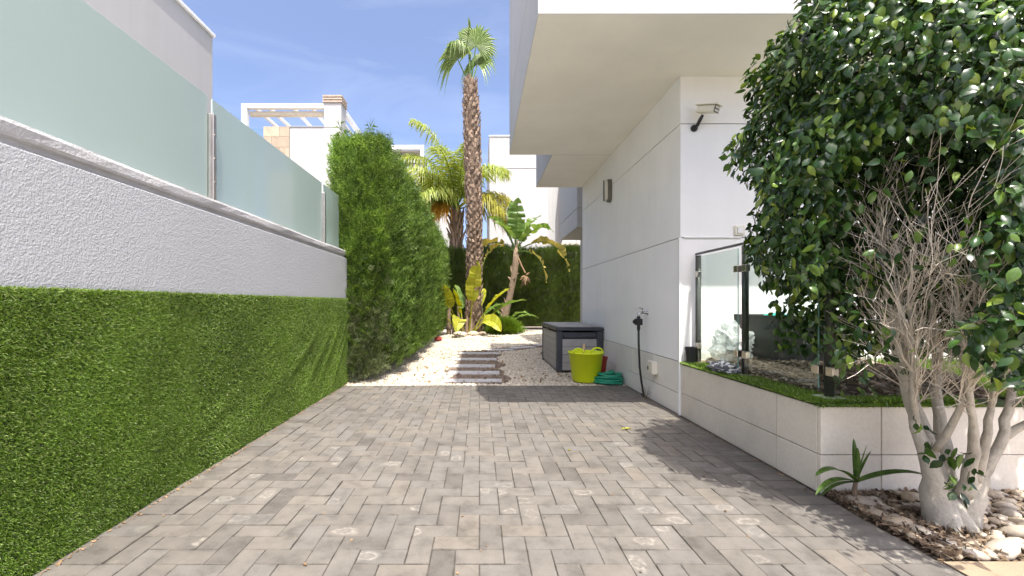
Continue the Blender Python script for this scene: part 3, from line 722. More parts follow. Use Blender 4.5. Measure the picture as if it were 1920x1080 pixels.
# dark planter box and clutter behind the glass
bp = thing('planter_box', 'large dark grey rectangular planter box behind the glass fence', 'planter', (2.58, 3.58, .57))
m = MB(); t_ = .03; X0, X1, Y0, Y1, Z0, Z1 = 2.30, 2.92, 3.29, 3.86, .565, .94
m.box(X0, X1, Y0, Y0+t_, Z0, Z1); m.box(X0, X1, Y1-t_, Y1, Z0, Z1); m.box(X0, X0+t_, Y0+t_, Y1-t_, Z0, Z1); m.box(X1-t_, X1, Y0+t_, Y1-t_, Z0, Z1); m.box(X0+t_, X1-t_, Y0+t_, Y1-t_, Z0, Z0+.02)
m.build('shell', M['planter_dark'], bp, bevel=.004)
m = MB(); m.box(X0+t_+.001, X1-t_-.001, Y0+t_+.001, Y1-t_-.001, Z0+.021, Z1-.05); m.build('soil', M['bark_soil'], bp)
def crumple(name, mats, c, s, seed, amp=.3, sub=3, fr=2.2, parent=None, smooth=False, label=None, cat=None, flat0=None):
    bm = bmesh.new(); bmesh.ops.create_icosphere(bm, subdivisions=sub, radius=1); rg = random.Random(seed); o = [rg.uniform(0, 50) for _ in range(6)]
    from mathutils import noise as mn
    for v_ in bm.verts:
        q = v_.co*fr; a = mn.noise(q+V(o[:3]))*amp+abs(mn.noise(q*2.3+V(o[3:])))*amp*.8
        v_.co = v_.co*(1+a)
        v_.co = V((v_.co.x*s[0], v_.co.y*s[1], v_.co.z*s[2]))
        if flat0 is not None and v_.co.z < flat0: v_.co.z = flat0
    me = bpy.data.meshes.new(name)
    for f in bm.faces:
        if len(mats) > 1: f.material_index = 1 if mn.noise(f.calc_center_median()*(9/max(s))*.6+V(o[:3])) > .12 else 0
        f.smooth = smooth
    bm.to_mesh(me); bm.free()
    for k in mats: me.materials.append(M[k])
    ob = put(bpy.data.objects.new(name, me), parent, c)
    if label: tag(ob, label, cat)
    return ob
cb = thing('plastic_bag', 'crumpled clear plastic bag with white packaging inside by the planter box', 'bag', (2.2, 3.66, .55))
crumple('film', ['bag'], (2.165, 3.66, .68), (.13, .17, .15), 4, .45, 4, 2.6, cb, flat0=-.13)
crumple('packaging', ['cloth_white'], (2.19, 3.62, .69), (.07, .10, .08), 9, .35, 3, 2.2, cb)
crumple('crumpled_cloth', ['cloth_grey', 'cloth_white'], (1.945, 3.40, PZ+.045), (.075, .16, .042), 21, .5, 4, 2.6, smooth=False, label='crumpled grey and white cloth lying on the planter grass strip', cat='cloth', flat0=-.03)
bt = thing('spray_bottle', 'turquoise plastic bottle lying on the dark planter box', 'bottle', (2.45, 3.45, .95))
m = MB(); m.lathe((2.345, 3.53, .918), [(.006, 0), (.028, .01), (.03, .09), (.028, .12), (.012, .15), (.012, .17)], 14, ax=(.55, -.5, .10)); m.build('body', M['turquoise'], bt, smooth=True)
m = MB(); m.lathe((2.345+.17*.737, 3.53-.17*.67, .918+.17*.134), [(.014, .0), (.014, .03), (.006, .05)], 10, ax=(.55, -.5, .1)); m.build('cap', M['cloth_white'], bt)
crumple('white_rag', ['cloth_white'], (2.62, 3.46, .925), (.13, .07, .035), 33, .4, 3, 2.3, label='white rag bunched on top of the dark planter box', cat='rag')
pt = thing('plant_pot', 'small black plant pot against the house wall by the first fence post', 'plant pot', (1.93, 3.88, PZ))
m = MB(); m.lathe((1.925, 3.885, PZ+.013), [(.035, 0), (.048, .13), (.053, .13), (.053, .15), (.046, .15), (.034, .02)], 16); m.build('pot', M['black_plastic'], pt)

# ------------------------------------------------------------------ storage box, tub and tools
BX0, BX1, BY0, BY1 = 1.15, 1.835, 6.35, 7.84
sb = thing('storage_box', 'grey plank-look garden storage box with anthracite corners and lid rim', 'storage box', ((BX0+BX1)/2, (BY0+BY1)/2, .01))
m = MB(); m.box(BX0+.025, BX1-.025, BY0+.025, BY1-.025, .02, .60); m.build('body', M['anthracite'], sb)
for cx in (BX0, BX1-.085):
    for cy in (BY0, BY1-.085):
        m = MB(); m.box(cx, cx+.085, cy, cy+.085, .005, .62); m.build('corner_post', M['anthracite'], sb, bevel=.01)
for k in range(4):
    z0 = .035+k*.117
    m = MB(); m.box(BX0+.087, BX1-.087, BY0+.008, BY0+.024, z0, z0+.113); m.build('plank', M['grey_plank'], sb, bevel=.004, seg=1)
for k in range(5):
    z0 = .035+k*.112
    m = MB(); m.box(BX0+.008, BX0+.024, BY0+.087, BY1-.087, z0, z0+.108); m.build('plank', M['grey_plank'], sb, bevel=.004, seg=1)
m = MB(); m.box(BX0+.1, BX1-.1, BY0-.006, BY0+.024, .525, .56); m.build('handle', M['anthracite'], sb, bevel=.008)
m = MB(); m.box(BX0-.012, BX1+.012, BY0-.015, BY1+.015, .625, .675); lid = m.build('lid', M['anthracite'], sb, bevel=.01)
for k in range(5):
    x0 = BX0+.022+k*.1285
    m = MB(); m.box(x0, x0+.123, BY0+.02, BY1-.02, .6755, .69); m.build('lid_board', M['grey_plank'], lid, bevel=.005, seg=1)
m = MB(); m.box(BX0-.02, BX0-.0125, 7.0, 7.13, .60, .645); m.build('latch', M['black_plastic'], sb, bevel=.003)

tcx, tcy = 1.405, 5.64
tb = thing('tub', 'flexible lime green tub with two loop handles beside the storage box', 'tub', (tcx, tcy, .01))
m = MB(); m.lathe((tcx, tcy, .012), [(.0, 0), (.168, 0), (.178, .012), (.222, .365), (.233, .368), (.233, .385), (.217, .385), (.172, .02), (0, .018)], 40); m.build('body', M['lime'], tb, smooth=False)
for s in (-1, 1):
    pts = [(tcx+s*.12+.075*math.cos(q), tcy-s*.04-.178+.02*math.sin(q)+(.0 if s < 0 else .35), .012+.375+.07*math.sin(q)) for q in np.linspace(0, math.pi, 12)]
    pts = [(tcx+s*.135+.075*math.cos(q), tcy-.16+(.1 if s>0 else .0), .012+.378+.062*math.sin(q)) for q in np.linspace(0, math.pi, 12)]
    m = MB(); m.tube(pts, .012, 8); m.build('handle', M['lime'], tb, smooth=True)
for o in tb.children:
    if o.name.startswith('body'):
        for p_ in o.data.polygons: p_.use_smooth = len(p_.vertices) == 4
m = MB(); m.tube([(tcx-.03, tcy+.07, .06), (tcx-.02, tcy+.04, .32), (tcx-.016, tcy+.02, .50)], .017, 8)
tag(m.build('tool_handle', M['wood'], smooth=True), 'pale wooden tool handle sticking up out of the lime tub', 'tool')
rb = thing('red_bucket', 'dark red plastic bucket half hidden behind the lime tub', 'bucket', (1.64, 5.88, .01))
m = MB(); m.lathe((1.63, 5.90, .012), [(.10, 0), (.135, .27), (.142, .27), (.142, .285), (.13, .285), (.095, .02)], 24); m.build('body', M['red'], rb)
m = MB(); m.tube([(1.63+.138*math.cos(q), 5.90-.10*math.sin(q)*1.0, .28-.03*math.sin(q)) for q in np.linspace(0, math.pi, 12)], .005, 6); m.build('handle', M['black_plastic'], rb)
# green hose pile
pts = []; rg = random.Random(5)
for k in range(165):
    a = k*.40; r_ = .06+.12*abs(math.sin(k*.061+.9))+rg.uniform(-.004, .004); hz = .016+.17*(k/165)*(1-r_/.30)+.03*abs(math.sin(k*.43))*(k/165)+.012*math.sin(k*.19)**2
    pts.append((1.655+r_*math.cos(a)*1.0, 5.49+r_*math.sin(a)*.75, hz))
pts += [(1.70,5.44,.03),(1.78,5.40,.014),(1.80,5.38,.013)]
m = MB(); m.tube(pts, .0165, 8); tag(m.build('garden_hose', M['hose_green'], smooth=True), 'green garden hose heaped in loose coils beside the tub', 'hose')

# ------------------------------------------------------------------ far villas
v1 = thing('villa', 'white villa with stone clad corner, roof pergola and chimney at the left', 'house', (-8, 20, 0))
m = MB(); m.box(-8.0, -5.83, 18, 25, -.05, 8.46); m.build('wall', M['white_far'], v1)
m = MB(); m.box(-9.07, -8.003, 17.99, 25, -.05, 8.40); m.build('clad_wall', M['tile_joint'], v1)
M['cladding'] = simple('sandstone_cladding', (.50,.40,.29), .8, .2, 3, .4, 12, .02, rnd=.3)
for r_ in range(8):
    for c_ in range(2):
        x0 = -9.09+c_*.54+(.0 if r_ % 2 else .0); wdt = .535 if True else 0
        sp = .33 if r_ % 2 else .66
        x0, x1_ = (-9.09, -9.09+sp) if c_ == 0 else (-9.09+sp+.012, -8.01)
        m = MB(); m.box(x0, x1_, 17.955, 17.989, 8.47-(r_+1)*.44+.012, 8.47-r_*.44); m.build('stone', M['cladding'], v1)
m = MB(); m.box(-8.02, -6.56, 17.97, 18.2, 8.462, 8.50); m.build('coping', M['steel'], v1)
m = MB(); m.box(-6.55, -5.828, 17.985, 18.6, 8.463, 9.48); ch = m.build('chimney', M['white_far'], v1)
for k in range(3):
    m = MB(); m.box(-6.60, -5.78, 17.93, 18.65, 9.485+k*.115, 9.485+k*.115+.07); m.box(-6.5, -5.88, 18.03, 18.55, 9.485+k*.115+.07, 9.485+(k+1)*.115); m.build('cowl_slab', M['terracotta'], ch)
pg = v1
for y_ in (18.0, 24.5):
    m = MB(); m.box(-10.05, -9.82, y_, y_+.2, 5, 9.27); m.build('pergola_post', M['white_metal'], v1)
m = MB(); m.box(-10.05, -6.56, 18.0, 18.2, 9.273, 9.46); m.build('pergola_beam', M['white_metal'], v1)
m = MB(); m.tube([(-9.8, 18.3, 9.13), (-6.56, 18.3, 9.13)], .12, 10); m.build('awning', M['awning'], v1)
for x_ in (-9.6, -9.0, -8.0, -7.2):
    m = MB(); m.box(x_, x_+.1, 18.2, 24.6, 9.29, 9.42); m.build('pergola_rafter', M['white_metal'], v1)
m = MB(); m.box(-5.95, -5.80, 18.61, 24.6, 9.22, 9.45); m.build('pergola_beam', M['white_metal'], v1)
m = MB(); m.box(-5.93, -5.83, 18.61, 24.6, 8.78, 8.86); m.box(-5.93, -5.86, 20, 20.1, 8.46, 8.78); m.box(-5.93, -5.86, 22, 22.1, 8.46, 8.78); m.build('railing', M['white_metal'], v1)
m = MB(); m.box(-9.8, -9.1, 18.05, 18.07, 7.6, 8.42); m.build('glass_rail', M['glass'], v1)
v2 = thing('villa', 'white villa with a flat pergola roof behind the feather palm', 'house', (-3.5, 26, 0))
m = MB(); m.box(-5.6, -3.2, 24, 30, -.05, 9.2); m.box(-3.19, -1.55, 24.3, 30, -.05, 6.3); m.build('wall', M['white_far'], v2)
for y_ in (23.8, 28.8):
    m = MB(); m.box(-5.8, -3.1, y_, y_+.2, 9.62, 9.85); m.build('pergola_beam', M['white_metal'], v2)
for x_, z_ in ((-3.3, 9.2), (-5.8, 5)):
    m = MB(); m.box(x_, x_+.2, 23.8, 24.0, z_, 9.615); m.build('pergola_post', M['white_metal'], v2)
m = MB(); m.box(-5.6, -3.3, 24.01, 28.79, 9.55, 9.61); m.build('awning', M['awning'], v2)
m = MB(); m.box(-5.5, -3.1, 23.9, 23.99, 8.9, 9.16); m.build('parapet', M['white_far'], v2)
v3 = thing('villa', 'plain white two-storey villa behind the rear hedge at the right', 'house', (3, 25, 0))
m = MB(); m.box(.52, 3.52, 22, 30, -.05, 7.955); m.build('wall', M['white_far'], v3)
m = MB(); m.box(.54, 3.50, 22.02, 30, 7.956, 7.99); m.build('joint', M['tile_joint'], v3)
m = MB(); m.box(.52, 3.52, 22, 30, 7.991, 9.62); m.build('upper_wall', M['white_far'], v3)
m = MB(); m.box(3.521, 4.28, 22.9, 30, -.05, 8.3); m.box(4.281, 4.98, 22.0, 30, -.05, 7.6); m.box(4.981, 7.5, 22.6, 30, -.05, 8.0); m.build('side_wall', M['white_far'], v3)
m = MB(); m.box(.49, 3.55, 21.96, 30.1, 9.622, 9.68); m.build('coping', M['white_metal'], v3)
m = MB(); m.box(4.2, 5.6, 21.8, 21.99, 3.95, 4.12); m.build('sill', M['awning'], v3)

# ------------------------------------------------------------------ hedges
def spray_temp(seed, k=5):
    rg = random.Random(seed); v = [(-.014,0,0),(.014,0,0),(.0,1,.05)]; f = [(0,1,2)]
    for i in range(k):
        y0 = .12+.7*i/k
        for s in (-1, 1):
            a = R(rg.uniform(10, 26)); L_ = (.46-.22*i/k)*rg.uniform(.75, 1.2); b = len(v); tx, tyy = s*math.sin(a)*L_, math.cos(a)*L_; zz_ = rg.uniform(-.12, .14)
            v += [(0, y0, 0), (0, y0+.055, .0), (tx, y0+tyy, zz_)]; f.append((b, b+1, b+2) if s > 0 else (b+1, b, b+2))
            if i < k-1:
                b = len(v); v += [(tx*.45, y0+tyy*.45, zz_*.4), (tx*.55, y0+tyy*.6, zz_*.5), (tx*.9+s*.08, y0+tyy*.5, zz_-.05)]; f.append((b, b+1, b+2))
    return np.array(v), np.array(f)
SPT = [spray_temp(s) for s in range(4)]
def hedge_foliage(P, N, ln, rng, up=.9, jit=.45):
    n = len(P); D = N*rng.uniform(.15, .75, (n, 1))+np.array([0, 0, 1])*rng.uniform(up*.6, up*1.5, (n, 1))+rng.normal(0, jit*.5, (n, 3))
    return scatter_multi(SPT, P, frames(D, rng, ref=N+rng.normal(0, .6, (n, 3))), ln, rng)
hg = thing('cypress_hedge', 'tall clipped cypress hedge running back from the end of the left wall', 'hedge', (-1.65, 9.6, 0))
HL = dict(x0=-2.2, x1=-1.20, y0=5.62, y1=14.2)
def htop(y): return 3.12-.012*(y-5.6)
m = MB()
def core_grid():
    V_, F_ = [], []
    return
m.box(-1.92, -1.46, 5.90, 14.0, .15, 2.85); m.build('inner_branches', M['hedge_core'], hg)
def side_pts(n, rng):
    y = 5.6+(14.2-5.6)*rng.random(n)**1.25; z = rng.uniform(.02, 1, n)*htop(y)
    bul = .17*np.sin(y*5.2+.8*np.sin(y*2.1))+.05*sn(y*4, z*2.2, 3); taper = -.06+.10*np.sin(np.clip(z/3.1, 0, 1)*math.pi*.9)-.10*np.clip((z-2.75)/.4, 0, 1)**2
    fr = -.28*np.exp(-((y-5.6)/.22))
    x = -1.22+bul*.7+taper+fr-np.abs(rng.normal(0, .08, n))
    x = x-.16*np.clip(sn(y*7, z*1.6, 9)-.12, 0, 1)
    return np.stack([x, y, z], 1), np.tile([1., 0, 0], (n, 1))
def front_pts(n, rng):
    z = rng.uniform(.02, 1, n)*3.12; x = rng.uniform(-1.90, -1.22, n)-.0*z
    u = (x+1.60)/.40; y = 5.60+.10*np.abs(u)**4+.05*sn(x*6, z*2.6, 1)+.04*np.clip((z-2.8)/.35, 0, 1)**2+np.abs(rng.normal(0, .08, n))+.16*np.clip(sn(x*8, z*1.7, 9)-.12, 0, 1)-.06*np.clip(1-z/.6, 0, 1)
    x = x-.02-.10*np.clip(1-z/1.2, 0, 1)*(x > -1.6)
    N = np.stack([u*.6, -np.ones(n), np.zeros(n)], 1)
    k = (x < -1.72) & (z < 1.95); y[k] = np.maximum(y[k], WY1+.10)
    return np.stack([x, y, z], 1), N
def top_pts(n, rng):
    y = 5.65+(14.2-5.65)*rng.random(n)**1.3; x = rng.uniform(-1.95, -1.25, n)
    z = htop(y)-.05*((x+1.60)/.38)**4+.05*sn(x*5, y*5, 2)-np.abs(rng.normal(0, .04, n))
    return np.stack([x, y, z], 1), np.tile([0., 0, 1], (n, 1))
Pa, Na = side_pts(14500, RNG); Pb, Nb = front_pts(5200, RNG); Pc, Nc = top_pts(3000, RNG)
Pd = np.stack([RNG.uniform(-1.98, -1.90, 2500)-.12*np.clip(0,0,1), RNG.uniform(5.7, 9, 2500), RNG.uniform(1.2, 3.1, 2500)], 1); Nd = np.tile([-1., 0, 0], (2500, 1))
P = np.concatenate([Pa, Pb, Pc, Pd]); N = np.concatenate([Na, Nb, Nc, Nd])
ln = RNG.uniform(.12, .30, len(P)); tips = RNG.random(len(P)) < .02; ln[tips & (P[:, 2] > 2.7)] *= 1.9
lowf = (RNG.random(len(P)) < np.clip((1.35+.35*sn(P[:, 0]*4, P[:, 1]*3, 4)-P[:, 2])/.9, 0, .85)) & (P[:, 1] < 6.05+.15*RNG.normal(size=len(P)))
v, f = hedge_foliage(P[~lowf], N[~lowf], ln[~lowf], RNG); tag(np_obj('foliage', v, f, M['hedge'], hg), kind='stuff')
v, f = hedge_foliage(P[lowf], N[lowf], ln[lowf]*.8, RNG, up=.5, jit=.9); o = np_obj('grey_foliage', v, f, M['hedge_grey'], hg); tag(o, 'greyish sparse foliage at the foot of the hedge', kind='stuff')  # greyer, shorter sprays, more of them towards the foot of the front
m = MB()
for k in range(14):
    y_ = 5.85+k*.6; x_ = -1.62+random.uniform(-.08, .08); m.tube([(x_, y_, -.03), (x_+.03, y_, .5), (x_, y_+.03, 1.4)], [.045, .035, .02], 7)
m.build('stems', M['trunk'], hg)
bh = thing('cypress_hedge', 'dark cypress hedge closing the back of the gravel garden', 'hedge', (2, 17.2, 0))
m = MB(); m.box(-2.5, 6.4, 17.0, 18, .1, 3.02); m.build('inner_branches', M['hedge_core'], bh)
n = 10500; x = RNG.uniform(-2.3, 5.2, n); z = RNG.uniform(.02, 1, n)*(3.12+.06*np.sin(x*2.2))
y = 16.75+.14*np.sin(x*4.4+np.sin(x*1.7))-.06*np.sin(z)+np.abs(RNG.normal(0, .08, n)); P = np.stack([x, y, z], 1)
n2 = 2400; x = RNG.uniform(-2.3, 5.2, n2); P2 = np.stack([x, RNG.uniform(16.75, 17.7, n2), 3.02+.07*np.sin(x*2.2)+RNG.normal(0, .08, n2)], 1)
v, f = hedge_foliage(np.concatenate([P, P2]), np.concatenate([np.tile([0.,-1,0],(n,1)), np.tile([0.,0,1],(n2,1))]), RNG.uniform(.18, .36, n+n2), RNG)
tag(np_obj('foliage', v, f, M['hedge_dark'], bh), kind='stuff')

# ------------------------------------------------------------------ fan palm
def fan_leaf(m, base, d, up, L_, rad, nseg=34, spread=2.5, droop=.5, seed=0, mp=1):
    rg = random.Random(seed); base = V(base); d = V(d).normalized(); up = V(up); side = d.cross(up).normalized(); nrm = side.cross(d)
    tip = base+d*L_
    m.tube([base, base+d*L_*.5+nrm*.02, tip], [.035, .026, .018], 6, m=mp)
    for k in range(nseg):
        a = (k/(nseg-1)-.5)*2*spread
        sd = (d*math.cos(a)+side*math.sin(a)).normalized(); le = rad*(1-.18*abs(a)/spread)*rg.uniform(.9, 1.08)
        wv = sd.cross(nrm).normalized(); p = tip.copy(); w0 = le*.062; prev = None
        dr = droop*rg.uniform(.6, 1.5)
        for s, t_ in enumerate((0.02, .35, .62, .82, 1.0)):
            q = tip+sd*le*t_+nrm*(.10*math.sin(a*9)*0)-V((0,0,1))*dr*le*max(0, t_-.5)**2*1.9
            ww = w0*(.35+1.1*t_ if t_ < .6 else max(.04, 1.05*(1.0-t_)/.4))
            cur = (q-wv*ww, q+nrm*ww*.5, q+wv*ww)
            if prev:
                m.face([prev[0], prev[1], cur[1], cur[0]]); m.face([prev[1], prev[2], cur[2], cur[1]])
            prev = cur
fp = thing('fan_palm', 'tall slender fan palm with a shaggy brown trunk and few fronds', 'palm tree', (-.2, 14.3, 0))
FPX, FPY, FZ = -.20, 14.3, 8.42
def tr_c(z): return V((FPX-.06*(z/8.4)+.05*math.sin(z*.5), FPY, z))
def tr_r(z): return .225+.05*math.exp(-z/.6)-.01*math.sin(z*.8)-.06*max(0, (z-7.6)/.8)
m = MB(); m.tube([tr_c(z) for z in np.linspace(-.05, FZ, 40)], [tr_r(z) for z in np.linspace(-.05, FZ, 40)], 16); m.build('trunk', M['palm_core'], fp, smooth=True)
m = MB(); k = 0; z = .05; rg = random.Random(3)
while z < FZ-.02:
    a = k*2.39996+rg.uniform(-.25, .25); c = tr_c(z); r_ = tr_r(z); o_ = V((math.cos(a), math.sin(a), 0)); t_ = V((-math.sin(a), math.cos(a), 0))
    hgt = rg.uniform(.16, .28); wd = rg.uniform(.06, .095); out = rg.uniform(.02, .075)
    b0 = c+o_*(r_-.02); p1 = b0+V((0,0,hgt*.55))+o_*(.035+out*.4); p2 = b0+V((0,0,hgt))+o_*(.03+out)+t_*rg.uniform(-.03,.03)
    th = o_*.02
    A = [b0-t_*wd, b0+t_*wd, p1+t_*wd*.8, p1-t_*wd*.8, p2+t_*wd*.45, p2-t_*wd*.45]; B = [q+th for q in (p1+t_*wd*.2, p2)]
    m.face([A[0], A[1], A[2], A[3]]); m.face([A[3], A[2], A[4], A[5]]); m.face([A[3], p1+th*1.6, p2+th, A[5]]); m.face([p1+th*1.6, A[2], A[4], p2+th]); m.face([A[0], b0+th, p1+th*1.6, A[3]]); m.face([b0+th, A[1], A[2], p1+th*1.6])
    k += 1; z += .0135
tag(m.build('leaf_bases', M['boot'], fp), kind='stuff')
top = tr_c(FZ)
fr = [((.14,-.05,1), (0,-1,.1), 1.32, .86, 2.35, .45), ((-.50,-.1,1), (-.55,-.75,-.1), .95, .95, 1.7, 1.7), ((.0,.12,1), (-.9,.1,.1), 1.5, .95, 1.0, .25), ((.25,.2,.9), (.5,.6,.5), .9, .85, 2.3, 1.5), ((-.05,.1,1), (.2,-.9,0), 1.35, .8, .6, .1)]
for k, (d, up, L_, rad, spr, dr) in enumerate(fr):
    m = MB(); fan_leaf(m, top+V((0,0,-.1)), d, up, L_, rad, 36, spr, dr, k); m.build('frond', [M['palm_fan'], M['banana']], fp)
m = MB()
for k in range(7):
    a = k*.9; m.tube([top+V((.08*math.cos(a), .08*math.sin(a), -.12)), top+V((.10*math.cos(a), .10*math.sin(a), .14+.05*(k%3)))], [.05,.03], 6)
m.build('cut_stubs', M['boot'], fp)

# ------------------------------------------------------------------ feather palm
def feather(m, base, az, el, L_, droop, seed, lw=.021, ll=.92, pitch=.45):
    rg = random.Random(seed); p = V(base); d = V((math.cos(az)*math.cos(el), math.sin(az)*math.cos(el), math.sin(el))); pts = [p.copy()]; ds = [d.copy()]; ns = 22
    for k in range(ns):
        d = (d+V((0,0,-droop/ns*(.35+1.6*k/ns)))).normalized(); p = p+d*(L_/ns); pts.append(p.copy()); ds.append(d.copy())
    m.tube(pts, [.035*(1-.85*k/ns) for k in range(ns+1)], 5, m=1)
    nl = 105
    for i in range(nl):
        t_ = .16+.84*i/(nl-1); fk = t_*ns; k = min(int(fk), ns-1); q = pts[k].lerp(pts[k+1], fk-k); d = ds[k]
        side = d.cross(V((0,0,1))).normalized(); nrm = side.cross(d)
        le = ll*(math.sin(math.pi*(.18+.74*t_))**.7)*rg.uniform(.85, 1.1)
        for s in (-1, 1):
            dr = (d*rg.uniform(.35, .75)+side*s*rg.uniform(.75, 1.05)+nrm*rg.uniform(-.15, .55)*pitch*2).normalized(); prev = None
            wv = dr.cross(nrm).normalized()
            for tt, wf in ((0, .6), (.45, 1), (.8, .7), (1, .05)):
                c = q+dr*le*tt-V((0,0,1))*le*.75*tt*tt*rg.uniform(.8, 1.3); cur = (c-wv*lw*wf, c+wv*lw*wf)
                if prev: m.face([prev[0], prev[1], cur[1], cur[0]])
                prev = cur
QX, QY, QZ = -.95, 17.6, 4.9
qp = thing('feather_palm', 'bushy yellow green feather palm rising behind the hedge', 'palm tree', (QX, QY, 0))
m = MB(); zs = np.linspace(-.05, QZ, 30); m.tube([(QX+.04*math.sin(z), QY, z) for z in zs], [.20+.02*math.sin(z*7) for z in zs], 12); m.build('trunk', M['trunk'], qp)
m = MB(); rg = random.Random(8)
for k in range(46):
    a = k*2.4; z = 3.1+k*.035; r_ = .2; b = V((QX+r_*math.cos(a), QY+r_*math.sin(a), z)); e = b+V((math.cos(a)*rg.uniform(.05,.22), math.sin(a)*rg.uniform(.05,.22), rg.uniform(.3,.6)))
    m.tube([b, e], [.07, .025], 5)
m.build('leaf_bases', M['boot'], qp)
qf = [(-1.9,1.2,3.2,1.9,'queen'),(2.9,1.25,3.9,2.1,'queen'),(2.3,1.15,3.5,2.1,'queen'),(3.6,1.1,3.5,2.2,'queen'),(.3,1.2,3.3,1.9,'queen'),(-.6,1.15,3.1,2.2,'queen'),(1.2,1.3,3.4,1.7,'queen'),(3.3,1.4,4.1,1.9,'queen'),(2.6,.75,2.9,2.3,'queen'),(-2.6,1.05,3.0,2.2,'queen'),
      (3.1,.55,2.3,1.6,'queen_yellow'),(-.1,.75,2.9,1.9,'queen_yellow'),(.1,.45,2.5,1.7,'queen_yellow'),(-.5,.6,2.6,2.0,'queen_yellow'),(3.4,.25,1.7,1.1,'queen_orange'),(-2.7,.15,1.5,1.5,'queen_orange'),(4.1,.8,2.5,1.8,'queen'),(-1.2,1.25,2.6,1.0,'queen'),(2.75,.8,2.7,1.7,'queen')]
for k, (az, el, L_, dr, mt) in enumerate(qf):
    m = MB(); feather(m, (QX, QY, QZ+rg.uniform(-.1, .15)), az, el, L_, dr, k); o = m.build('frond', [M[mt], M['banana' if mt == 'queen' else 'banana_yellow']], qp)
    if mt != 'queen': o['label'] = 'yellowing frond' if mt == 'queen_yellow' else 'dried orange frond'

# ------------------------------------------------------------------ banana-leaved plants
def big_leaf(m, base, az, el, L_, wd, droop, seed, pet=.35, tear=.0, roll=0, mp=1, n=14):
    rg = random.Random(seed); p = V(base); d = V((math.cos(az)*math.cos(el), math.sin(az)*math.cos(el), math.sin(el))); pts = [p.copy()]; ds = [d.copy()]; tot = L_*(1+pet)
    for k in range(n):
        d = (d+V((0,0,-droop/n*(.3+1.7*k/n)))).normalized(); p = p+d*tot/n; pts.append(p.copy()); ds.append(d.copy())
    m.tube(pts, [min(.028, L_*.02)*(1-.8*k/n) for k in range(n+1)], 5, m=mp)
    s0 = pet/(1+pet); prev = None
    for k in range(n*2+1):
        t_ = k/(n*2)
        if t_ < s0: continue
        u = (t_-s0)/(1-s0); fk = t_*n; i = min(int(fk), n-1); q = pts[i].lerp(pts[i+1], fk-i); dd = ds[i]
        side = dd.cross(V((0,0,1)))
        side = side.normalized() if side.length > .05 else V((1,0,0))
        side = (Matrix.Rotation(roll, 3, dd) @ side); nrm = side.cross(dd)
        w_ = wd*.5*(math.sin(math.pi*min(1, max(.0, u))**.75)**.62 if 0 < u < 1 else .02)
        ja, jb = rg.uniform(1-tear, 1), rg.uniform(1-tear, 1); wv = .05*math.sin(u*17+seed)*wd*2*(.4+tear)
        fold = .28+rg.uniform(-.08,.08)
        cur = (q-side*w_*ja+nrm*(w_*fold+wv), q-nrm*.004, q+side*w_*jb+nrm*(w_*fold-wv))
        if prev:
            if rg.random() > tear*.55: m.face([prev[0], prev[1], cur[1], cur[0]])
            if rg.random() > tear*.55: m.face([prev[1], prev[2], cur[2], cur[1]])
        prev = cur
bp2 = thing('strelitzia', 'tall strelitzia with a leaning bare trunk and torn banana-like leaves', 'plant', (.9, 15.3, 0))
tb_ = [V((.80,15.3,-.03)),V((.92,15.3,.6)),V((1.08,15.25,1.25)),V((1.22,15.25,1.9)),V((1.30,15.25,2.5)),V((1.30,15.25,3.0))]
m = MB(); m.tube(tb_, [.16,.13,.115,.11,.12,.08], 10); m.build('trunk', M['trunk'], bp2, smooth=True)
m = MB(); rg = random.Random(4)
for k in range(30):
    i = rg.randint(0, 4); q = tb_[i].lerp(tb_[i+1], rg.random()); a = rg.uniform(0, 6.28); e = q+V((math.cos(a)*rg.uniform(.1,.2), math.sin(a)*rg.uniform(.1,.2), rg.uniform(.15,.45))); m.tube([q, (q+e)/2+V((0,0,.05)), e], [.06,.045,.01], 5)
m.build('leaf_sheaths', M['boot'], bp2)
tp_ = V((1.30, 15.25, 2.85))
for k, (az, el, L_, wd, dr, tr, mt) in enumerate([(1.9,1.4,1.25,.42,.5,.15,'banana'),(-1.5,1.35,1.2,.42,.35,.1,'banana'),(.3,1.2,1.1,.40,1.1,.25,'banana'),(2.8,1.2,1.1,.40,1.2,.25,'banana'),(-.5,1.05,1.15,.38,1.9,.3,'banana'),(-2.3,1.1,1.0,.38,1.5,.25,'banana'),
        (3.2,.75,1.35,.36,3.2,.5,'banana_dry'),(-.25,.65,1.6,.38,2.9,.5,'banana_dry'),(-2.9,.6,1.2,.34,3.6,.5,'banana_dry'),(-.6,.2,1.2,.3,3.2,.5,'banana_dry')]):
    m = MB(); big_leaf(m, tp_, az, el, L_*1.22, wd*1.6, dr, k, .3, tr, rg.uniform(-.5, .5)); o = m.build('leaf', [M[mt], M['banana']], bp2)
    if mt == 'banana_dry': o['label'] = 'drooping dried yellow leaf'
for k, (x_, z_, az, el, L_, dr) in enumerate([(1.0, .25, .15, .7, .95, 1.3), (.95, .3, 2.7, 1.0, .8, 1.2), (1.0,.3,-.6,.9,.8,1.6)]):
    m = MB(); big_leaf(m, (x_, 15.2, z_), az, el, L_, .34, dr, 40+k, .35, .1); m.build('leaf', [M['banana'], M['banana']], bp2)
m = MB(); rg = random.Random(12)
for k in range(26):
    a = rg.uniform(0, 6.28); q = V((1.62, 15.1, 2.0)); e = q+V((math.cos(a)*rg.uniform(.05,.22), math.sin(a)*.15, rg.uniform(-.45,.15))); m.tube([q, (q+e)/2, e], [.02,.03,.008], 4)
m.tube([tp_, V((1.5,15.15,2.35)), V((1.62,15.1,2.1))], .03, 6); m.build('dead_flower', M['dead_leaf'], bp2)

